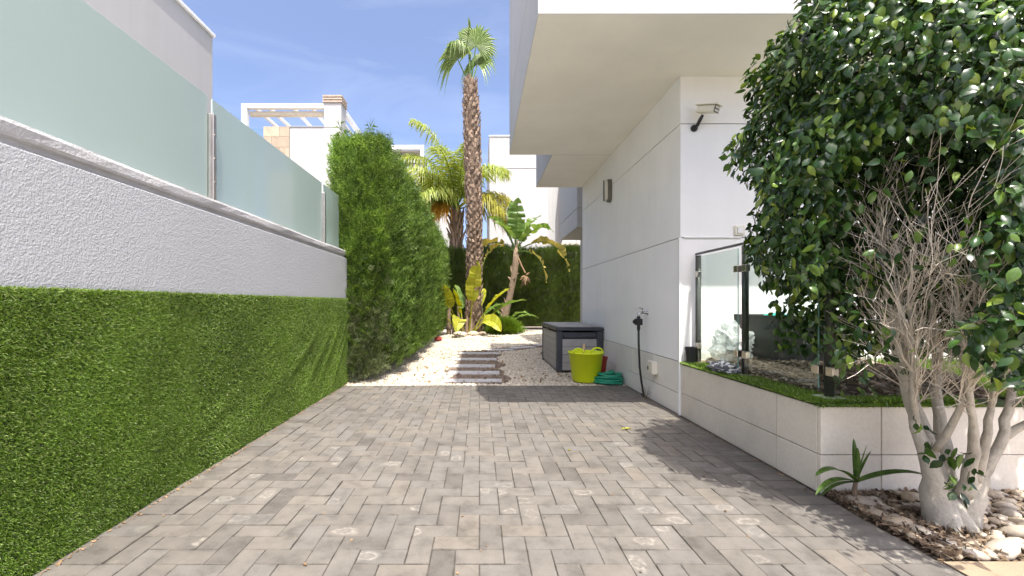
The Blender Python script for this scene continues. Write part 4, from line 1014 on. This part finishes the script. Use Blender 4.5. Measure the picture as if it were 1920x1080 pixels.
ys_ = thing('strelitzia', 'low strelitzia clump with bright yellow leaves at the foot of the fan palm', 'plant', (-.45, 14.1, 0))
LS = [(-1.1,1.32,1.35,.46,.3,'banana_yellow'),(-2.3,1.12,1.2,.40,.9,'banana_yellow'),(-2.75,.95,1.15,.38,1.2,'banana_yellow'),(-.55,1.0,1.15,.38,.9,'banana_yellow'),(-.25,.85,1.2,.36,1.1,'banana'),(1.9,1.2,1.1,.36,1.1,'banana'),(1.1,1.1,1.1,.36,1.0,'banana_yellow'),(-1.7,.85,1.0,.36,2.6,'banana_yellow'),(2.6,1.1,1.1,.36,1.0,'banana_yellow'),(-.9,.8,1.0,.36,2.4,'banana_yellow'),(-2.0,1.25,.9,.34,.8,'banana_yellow'),(.4,1.0,.9,.34,1.3,'banana')]
for k, (az, el, L_, wd, dr, mt) in enumerate(LS):
    x_ = -.45+.22*math.cos(az); y_ = 14.0+.18*math.sin(az)
    m = MB(); big_leaf(m, (x_, y_, .02), az, el, L_*1.0, wd*1.25, dr*.75, 60+k, .8, .06, roll=random.uniform(-.9, .9)); m.build('leaf', [M[mt], M['banana_yellow']], ys_)
m = MB()
for k in range(9):
    a = k*.7; m.tube([(-.45+.2*math.cos(a), 14.0+.15*math.sin(a), -.02), (-.45+.27*math.cos(a), 14.0+.2*math.sin(a), .55+.2*(k%3))], [.055, .035], 7)
m.build('stems', M['boot'], ys_)
m = MB(); m.tube([(-1.0,14.0,-.02),(-1.02,14.0,.5),(-1.0,14.05,1.1)], [.09,.08,.06], 8); m.tube([(-.86,14.1,-.02),(-.84,14.1,.6)], [.06,.05], 8); m.build('dead_stem', M['trunk'], ys_)

jb = thing('juniper_bush', 'small bright green feathery juniper bush in front of the rear hedge', 'bush', (.8, 14.35, 0))
n = 1500; a = RNG.uniform(0, 2*math.pi, n); u = RNG.random(n); el = np.arcsin(u); rr = 1-.25*RNG.random(n)**2; rr *= 1+.12*np.sin(a*3)+.1*np.sin(a*5+el*4)
N = np.stack([np.cos(a)*np.cos(el), np.sin(a)*np.cos(el), np.sin(el)], 1); P = np.stack([.82+.62*rr*N[:,0], 14.35+.5*rr*N[:,1], .02+.48*rr*N[:,2]], 1)
v, f = scatter_multi(SPT, P-N*.12, frames(N+np.array([0,0,.35])+RNG.normal(0,.35,(n,3)), RNG, ref=N+RNG.normal(0,.6,(n,3))), RNG.uniform(.16,.32,n), RNG)
tag(np_obj('foliage', v, f, M['juniper'], jb), kind='stuff')
m = MB(); m.lathe((.82,14.35,0), [(.3,0),(.38,.15),(.28,.32),(.0,.38)], 10); m.build('inner_branches', M['hedge_core'], jb)
jd = thing('shrub', 'dull dark shrub between the yellow strelitzia and the juniper bush', 'bush', (.15, 14.6, 0))
n = 700; a = RNG.uniform(0, 2*math.pi, n); el = np.arcsin(RNG.random(n)); N = np.stack([np.cos(a)*np.cos(el), np.sin(a)*np.cos(el), np.sin(el)], 1)
P = np.array([.2, 14.7, .02])+N*np.array([.5,.4,.42])*RNG.uniform(.6, 1, (n, 1))
v, f = scatter_multi(SPT, P, frames(N+RNG.normal(0,.5,(n,3)), RNG), RNG.uniform(.14,.28,n), RNG); tag(np_obj('foliage', v, f, M['hedge_grey'], jd), kind='stuff')
m = MB(); m.lathe((.2,14.7,0), [(.26,0),(.3,.15),(.2,.28),(.0,.32)], 10); m.build('inner_branches', M['hedge_core'], jd)

# rocks at the foot of the plants
def pebble_mesh(seed, flat=.6, rings=5, seg=9):
    rg = random.Random(seed); m = MB(); from mathutils import noise as mn; o = V((seed*3.1, 0, 0))
    m.lathe((0,0,0), [(math.sin(math.pi*k/rings)*.5+1e-6, -math.cos(math.pi*k/rings)*.5) for k in range(rings+1)], seg)
    sx_, sy_ = rg.uniform(.9, 1.25), rg.uniform(.7, .95)
    m.v = [(V(p)*(1+.28*mn.noise(V(p)*1.6+o)))[:] for p in m.v]; m.v = [(x*sx_, y*sy_, z*flat) for x, y, z in m.v]
    return m.mesh('pebble', M['pebble'], smooth=True)
PBL = [pebble_mesh(s, random.uniform(.5, .75)) for s in range(7)]
for k, (x_, y_, s, lb) in enumerate([(-.62,13.55,.42,'flat pale rock at the foot of the yellow strelitzia, left one'),(-.2,13.6,.45,'flat pale rock at the foot of the yellow strelitzia, right one'),(.1,13.75,.3,'small pale rock between the yellow strelitzia and the juniper bush')]):
    o = put(bpy.data.objects.new('rock', PBL[k]), None, (x_, y_, .05)); o.scale = (s, s, s*.8); o.rotation_euler.z = k; tag(o, lb, 'rock', 'rocks at the foot of the plants')
crumple('flower_pot_shard', ['red'], (-1.12, 11.6, .05), (.10,.08,.07), 3, .3, 2, label='small reddish shard lying at the foot of the left hedge', cat='shard')

# ------------------------------------------------------------------ pebble bed under the tree
g = MB(); g.box(PX1+.008, 6, 1.7135, PYF-.004, -.05, -.012)
pb = tag(g.build('pebble_bed', M['bark_soil']), 'pebble bed under the tree in front of the tiled planter', kind='structure')
rg = random.Random(17); placed = []
TBX, TBY = 2.155, 2.0
for tries in range(9000):
    if len(placed) >= 210: break
    s = rg.choice([.05,.055,.06,.07,.08,.09,.11,.125]) if tries < 2500 else rg.uniform(.028, .05); x_ = rg.uniform(1.90, 3.0); y_ = rg.uniform(1.735, 2.29)
    if y_ > 2.1 and x_ < 2.15 and s > .06 and rg.random() < .8: continue
    if math.hypot(x_-TBX, y_-TBY) < .125+s*.4 or y_+s*.45 > 2.31 or y_-s*.4 < 1.715 or x_-s*.5 < 1.862: continue
    if any(math.hypot(x_-a, y_-b) < (s+c)*.43 for a, b, c in placed): continue
    placed.append((x_, y_, s))
for (x_, y_, s) in placed:
    o = bpy.data.objects.new('pebble', rg.choice(PBL)); put(o, pb, (x_, y_, s*.16+.012*(x_ > 2.2)))
    o.scale = (s*1.12, s*1.05, s*.95); o.rotation_euler = (rg.gauss(0, .2), rg.gauss(0, .2), rg.uniform(0, 6.28))
n = 4200; p = np.stack([1.87+1.13*RNG.random(n)**1.5, 2.31-.585*RNG.random(n)**1.3, RNG.uniform(-.004, .026, n)], 1)
d = RNG.normal(size=(n, 3)); d[:, 2] *= .3
v, f = scatter(CH[0][0]*np.array([1.4,.6,1]), CH[0][1], p, frames(d, RNG, ref=np.tile([0.,0,1],(n,1))+RNG.normal(0,.5,(n,3))), .034*RNG.uniform(.5, 1.4, n))
tag(np_obj('bark_litter', v, f, M['chip']), 'brown bark chips and dry leaves between the pebbles', 'leaf litter', kind='stuff')

# ------------------------------------------------------------------ ficus tree
ft = thing('ficus_tree', 'leafy ficus tree with pale trunks and bare twigs in front of the planter', 'tree', (TBX, TBY, 0))
def tp2(px, py, Y): return V(((px-899)*Y/800, Y, 1.04-(py-568)*Y/800))
stems = [
 ([(2.135,2.0,-.03),(2.11,2.0,.10),(2.075,2.02,.33),(2.03,2.05,.56),(2.0,2.08,.82),(1.97,2.10,1.08),(1.99,2.14,1.4)], [.118,.080,.052,.042,.036,.028,.014]),
 ([(2.17,2.03,-.03),(2.165,2.04,.12),(2.15,2.07,.36),(2.11,2.12,.60),(2.11,2.16,.86),(2.16,2.25,1.3)], [.10,.078,.052,.042,.032,.016]),
 ([(2.20,1.98,-.03),(2.235,1.97,.12),(2.27,1.95,.25),(2.32,1.93,.42),(2.36,1.92,.62),(2.40,1.95,.95),(2.45,2.0,1.4)], [.088,.072,.048,.036,.028,.022,.013]),
 ([(2.21,2.04,.05),(2.215,2.06,.3),(2.22,2.1,.55),(2.25,2.14,.85),(2.28,2.2,1.3)], [.07,.048,.038,.030,.016]),
 ([(2.20,1.97,.15),(2.19,1.93,.32),(2.14,1.88,.50),(2.07,1.84,.66),(2.0,1.80,.86),(1.95,1.78,1.1)], [.048,.036,.028,.022,.017,.010]),
 ([(2.24,1.97,.2),(2.22,1.90,.42),(2.20,1.86,.62),(2.16,1.83,.85),(2.12,1.82,1.15)], [.036,.026,.021,.016,.010]),
 ([(2.33,1.93,.43),(2.42,1.87,.55),(2.52,1.82,.72),(2.6,1.8,.95)], [.028,.021,.015,.01]),
 ([(2.05,2.04,.45),(1.98,1.98,.62),(1.92,1.93,.82),(1.88,1.9,1.05)], [.026,.02,.016,.01]),
 ([(2.10,2.0,.35),(2.10,1.90,.55),(2.06,1.82,.78),(2.03,1.78,1.05)], [.024,.02,.015,.01]),
]
def densify(pts, rad, k=4, jit=.006, seed=0):
    rg = random.Random(seed); pts = [V(p) for p in pts]; P, Rr = [], []
    for i in range(len(pts)-1):
        a = pts[max(i-1, 0)]; b = pts[i]; c = pts[i+1]; d = pts[min(i+2, len(pts)-1)]
        for s in range(k):
            t_ = s/k; q = .5*((2*b)+(c-a)*t_+(2*a-5*b+4*c-d)*t_*t_+(3*b-a-3*c+d)*t_**3)
            P.append(q+V((rg.gauss(0,jit),rg.gauss(0,jit),0))*(1 if i or s else 0)); Rr.append((rad[i]*(1-t_)+rad[i+1]*t_)*rg.uniform(.93, 1.08))
    P.append(pts[-1]); Rr.append(rad[-1]); return P, Rr
m = MB()
stems = [([(a+.035, b, c) for a, b, c in p], r_) for p, r_ in stems]
for k, (p, r_) in enumerate(stems):
    P, Rr = densify(p, [q*(.66 if i_ < 2 else .52) for i_, q in enumerate(r_)], 4, .003, k); m.tube(P, Rr, 12)
for k in range(5):
    a = -2.9+k*.75; b = V((TBX+.045, TBY, .12)); e = V((TBX+.045+.13*math.cos(a), TBY+.12*math.sin(a), -.02)); m.tube([b, b.lerp(e, .55)+V((0,0,-.015)), e], [.036,.032,.016], 9)
m.build('trunk', M['bark_ficus'], ft, smooth=True)
rgt = random.Random(23); tw = MB(); tips_ = []
def twig(p, d, L_, r_, depth):
    n_ = max(3, int(L_/.045)); pts = [p.copy()]; d = d.copy()
    for k in range(n_):
        d = (d+V((rgt.gauss(0,.10), rgt.gauss(0,.10), rgt.gauss(0.03,.09)))).normalized(); p = p+d*(L_/n_); pts.append(p.copy())
    tw.tube(pts, [max(.0009, r_*(1-.7*k/n_)) for k in range(n_+1)], 5 if r_ > .004 else 3, cap=False)
    tips_.append((pts[-1], d))
    if depth:
        for k in range(rgt.randint(2, 4)):
            i = rgt.randint(1, n_); q = pts[i]; ax_ = V((rgt.gauss(0,1), rgt.gauss(0,1), rgt.gauss(0,1))); e = (d*1.0+ax_.normalized()*.68).normalized()
            twig(q, e, L_*rgt.uniform(.45, .75), r_*.6, depth-1)
CC = V((2.29, 2.10, 1.90)); RX, RY, RZ = .92, .76, 1.06
allp = []
for k, (p, r_) in enumerate(stems):
    P, Rr = densify(p, r_, 4, 0, k); allp += [(q, rr) for q, rr in zip(P, Rr) if q.z > .50]
for k in range(185):
    q, rr = rgt.choice(allp)
    if q.z > 1.5: continue
    if q.x > 2.34 and rgt.random() < .5: continue
    d = ((q-V((2.24, 2.05, .05)))*.9+V((rgt.gauss(-.34,.34), rgt.gauss(-.42,.26), rgt.uniform(.2, .7)))).normalized()
    twig(q, d, rgt.uniform(.17, .42), min(rr*.4, rgt.uniform(.0022, .005)), 2)
tag(tw.build('dead_twigs', M['twig'], ft), 'dense bare dead twigs in the opening of the crown', kind='stuff')
# leaves
def ficus_leaf(seed, fine=False):
    rg = random.Random(seed); w_ = rg.uniform(.46, .60); roll = rg.uniform(.05, .30)*(1 if rg.random() < .75 else -.8); curl = rg.uniform(.25, 1.0)
    st = [(0, 0), (.10, .50), (.27, .93), (.48, 1), (.70, .70), (.86, .26), (1.0, 0)] if fine else [(0, 0), (.12, .58), (.36, 1), (.64, .80), (.85, .26), (1.0, 0)]
    cols = (-1, -.5, 0, .5, 1) if fine else (-1, 0, 1); nc = len(cols); v = []; f = []; rows = []
    for (t_, ww) in st:
        a = curl*t_*1.3; yy = math.sin(a)/max(curl*1.3, 1e-3); zz = -(1-math.cos(a))/max(curl*1.3, 1e-3)
        if ww == 0: rows.append([len(v)]); v.append((0, yy, zz))
        else:
            rows.append(list(range(len(v), len(v)+nc)))
            for c in cols: v.append((w_/2*ww*c*(1-.12*abs(roll)*c*c), yy, zz-roll*ww*c*c*w_*.9))
    for a, b in zip(rows[:-1], rows[1:]):
        if len(a) == 1:
            for q in range(nc-1): f.append((a[0], b[q+1], b[q]))
        elif len(b) == 1:
            for q in range(nc-1): f.append((a[q], a[q+1], b[0]))
        else:
            for q in range(nc-1): f += [(a[q], a[q+1], b[q+1]), (a[q], b[q+1], b[q])]
    return np.array(v), np.array(f)
FLB = [ficus_leaf(s+50, True) for s in range(8)]
FL = [ficus_leaf(s) for s in range(8)]
def crown_pts(n, rng):
    d = rng.normal(size=(n, 3)); d /= np.linalg.norm(d, axis=1, keepdims=True)
    ex = np.where(d[:,2] < 0, 4.0, 2.3); sq = (np.hypot(d[:,0], d[:,1])**ex+np.abs(d[:,2])**ex)**(-1/ex)            # a squarish, clipped crown
    a = np.arctan2(d[:,1], d[:,0]); lump = 1+.055*np.sin(a*5+d[:,2]*6)+.045*np.sin(a*9-d[:,2]*11+1)+.05*np.sin(d[:,2]*13+a*3)
    rad = np.minimum(sq*lump, 1.2)*(1-.30*rng.random(n)**1.7)
    P = np.array(CC)+d*rad[:, None]*np.array([RX, RY, RZ])*.93
    return P, d, rad
P, Dn, rad = crown_pts(32000, RNG)
bare_d = np.array([-.63, -.50, -.62]); bare_d /= np.linalg.norm(bare_d)
ang = np.arccos(np.clip(Dn@bare_d, -1, 1)); wob = .10*np.sin(np.arctan2(Dn[:,1], Dn[:,0])*7)+.08*np.sin(Dn[:,2]*15)
keep = ~((ang < .42+wob) & (RNG.random(len(P)) > .035))
low = P[:, 2] < np.where(P[:, 0]-P[:, 1] > .30, .86, 1.12)
keep &= ~(low & (RNG.random(len(P)) > np.where(P[:, 0] < 1.95, .18, .05)))
keep &= (P[:, 2] > .72)
keep &= ~((P[:,1] > 2.9))
P, Dn = P[keep], Dn[keep]
# inner leaves seen through the opening
n = 6500; Pi = np.array(CC)+RNG.normal(size=(n, 3))*np.array([.36,.26,.34])+np.array([.18,.30,-.05]); Di = RNG.normal(size=(n, 3)); Di /= np.linalg.norm(Di, axis=1, keepdims=True)
k = (Pi[:, 2] > .95) & (Pi[:, 1] < 2.8) & ((((Pi-np.array(CC))/np.array([RX,RY,RZ]))**2).sum(1) < .62); Pi, Di = Pi[k], Di[k]
# sprigs on the trunk and along the opening
sp = [(2.02,1.90,.42),(2.06,1.88,.36),(2.07,1.86,.27),(2.12,1.87,.22),(2.16,1.86,.30),(1.98,1.93,.50),(2.1,1.84,.40)]
Ps = np.array([V(q)+V((rgt.gauss(0,.018), rgt.gauss(0,.018), rgt.gauss(0,.02))) for q in sp for _ in range(6)]); Ds = RNG.normal(size=Ps.shape)+np.array([-.5,-.6,-.2])
# hanging sprays on the left under the crown
hp = []
for (x0, y0, z0) in ((1.60,1.92,1.02),(1.66,1.95,.88),(1.72,2.0,.82),(1.80,2.0,.76),(1.75,1.85,.92),(1.86,2.1,.68)):
    for _ in range(15): hp.append((x0+rgt.gauss(0,.055), y0+rgt.gauss(0,.06), z0+rgt.gauss(0,.055)))
Ph = np.array(hp); Dh = RNG.normal(size=Ph.shape)*.6+np.array([-.5,-.4,-.2])
n_b = 4600; Pq = np.stack([RNG.uniform(1.92, 3.2, n_b), RNG.uniform(2.30, 2.85, n_b), RNG.uniform(.74, 1.5, n_b)], 1); Dq = RNG.normal(size=(n_b, 3))*.6+np.array([-.2,-.6,0])
n_r = 1000; Pr = np.stack([RNG.normal(1.93, .11, n_r), RNG.normal(1.52, .10, n_r), RNG.uniform(.76, 1.38, n_r)], 1); Pr = Pr[Pr[:, 0]/Pr[:, 1] > 1.15+.05*np.sin(Pr[:, 2]*19)]; Dr = RNG.normal(size=Pr.shape)*.5+np.array([-.4,-.7,0])
tipsel = [t_ for t_ in tips_ if rgt.random() < .02]
P = np.concatenate([P, Pi, Ps, Ph, Pq, Pr]); Dn = np.concatenate([Dn, Di, Ds, Dh, Dq, Dr]); n = len(P)
LD = Dn*RNG.uniform(.2, .8, (n, 1))+np.array([0,0,-.75])+RNG.normal(0, .45, (n, 3))
ref = Dn*1.2+np.array([0,0,.5])+RNG.normal(0, .45, (n, 3))
F = frames(LD, RNG, ref=ref); sz = RNG.uniform(.036, .074, n)*RNG.uniform(.8, 1.05, n)
camv = P-np.array([0,0,1.04]); dist = np.linalg.norm(camv, axis=1)
px = 899+800*P[:,0]/P[:,1]; py = 568-800*(P[:,2]-1.04)/P[:,1]
vis = (px < 1915) & (px > 0) & (py > 5) & (py < 1075) & ((-camv*Dn).sum(1) > 0)
order = np.argsort(np.where(vis, dist/sz, 1e9))
big = order[:290]; small = order[290:]
v, f = scatter_multi(FL, P[small], F[small], sz[small], RNG); tag(np_obj('foliage', v, f, M['ficus'], ft, smooth=True), kind='stuff')
lm = []
for tv, tf in FLB:
    me = bpy.data.meshes.new('leaf'); me.from_pydata(tv.tolist(), [], tf.tolist()); me.materials.append(M['ficus']); me.polygons.foreach_set('use_smooth', [True]*len(me.polygons)); lm.append(me)
for i in big:
    o = bpy.data.objects.new('leaf', lm[int(i) % 8]); put(o, ft, P[i].tolist()); o.rotation_euler = Matrix(F[i].tolist()).to_euler(); o.scale = (sz[i],)*3

# ------------------------------------------------------------------ seedling, weeds, fallen leaves
sd = thing('palm_seedling', 'small arching green seedling growing against the tiled planter front', 'plant', (1.93, 2.22, 0))
c = V((1.935, 2.20, 0))
m = MB(); m.tube([c, c+V((.0,0,.08)), c+V((0,-.01,.15))], [.012,.011,.008], 7); m.build('stem', M['trunk'], sd)
def strap(m, base, d, L_, wd, droop, n=12):
    p = V(base); d = V(d).normalized(); prev = None
    for k in range(n+1):
        t_ = k/n; side = d.cross(V((0,0,1))); side = side.normalized() if side.length > .05 else V((1,0,0)); nrm = side.cross(d); w_ = wd*.5*(math.sin(math.pi*min(1, (.12+.88*t_)))**.6 if t_ < 1 else .01)
        cur = (p-side*w_+nrm*w_*.35, p.copy(), p+side*w_+nrm*w_*.35)
        if prev: m.face([prev[0],prev[1],cur[1],cur[0]]); m.face([prev[1],prev[2],cur[2],cur[1]])
        prev = cur; d = (d+V((0,0,-droop/n*(.4+1.4*t_)))).normalized(); p = p+d*L_/n
for d, L_, wd, dr in (((-.9,-.3,.75),.33,.05,1.1),((-.9,-.35,.35),.34,.042,.9),((.95,-.2,.5),.34,.055,.75),((-.7,-.2,.1),.26,.026,.7),((-.15,-.2,1),.20,.03,.15),((.12,-.15,1),.21,.028,.15),((.02,.1,1),.22,.03,.1),((.3,-.1,1),.18,.025,.3)):
    m = MB(); strap(m, c+V((0,-.01,.12)), d, L_, wd, dr); m.build('leaf', M['cordyline'], sd)
wd_ = thing('dry_weed', 'small dry weed growing in the joint at the foot of the house wall', 'weed', (1.80, 4.62, 0))
m = MB(); rg = random.Random(2)
for k in range(12):
    e = V((1.80+rg.gauss(0,.04), 4.62+rg.gauss(0,.03), rg.uniform(.05,.19))); m.tube([(1.80,4.62,0), ((1.80+e.x)/2, (4.62+e.y)/2, e.z*.6), e], [.002,.0018,.001], 3)
m.build('stalks', M['chip'], wd_)
m = MB(); big_leaf(m, (1.14, 3.47, .012), .25, .12, .10, .03, .25, 3, .1, .3, n=6)
tag(m.build('fallen_leaf', [M['banana_yellow'], M['banana_yellow']]), 'torn yellow green leaf lying on the driveway in front of the house corner', 'leaf', 'fallen leaves on the driveway')
for k, (x_, y_, mt, lb) in enumerate([(.62,3.0,'banana_yellow','small yellow green leaf scrap near the middle of the driveway'),(1.22,2.11,'dead_leaf','curled orange brown leaf at the edge of the tree shadow'),(-.68,1.68,'dead_leaf','small reddish brown leaf near the front of the driveway at the left'),(1.52,2.9,'dead_leaf','dark curled leaf inside the tree shadow on the driveway'),(1.33,2.55,'dead_leaf','dark dry leaf scrap in the middle of the tree shadow'),(-.55,3.6,'dead_leaf','pale dry leaf on the left half of the driveway')]):
    m = MB(); big_leaf(m, (x_, y_, .008), k*1.3, .12, .022, .012, .3, k, .1, .2, n=5)
    tag(m.build('fallen_leaf', [M[mt], M[mt]]), lb, 'leaf', 'fallen leaves on the driveway')
print('script done', len(bpy.data.objects))
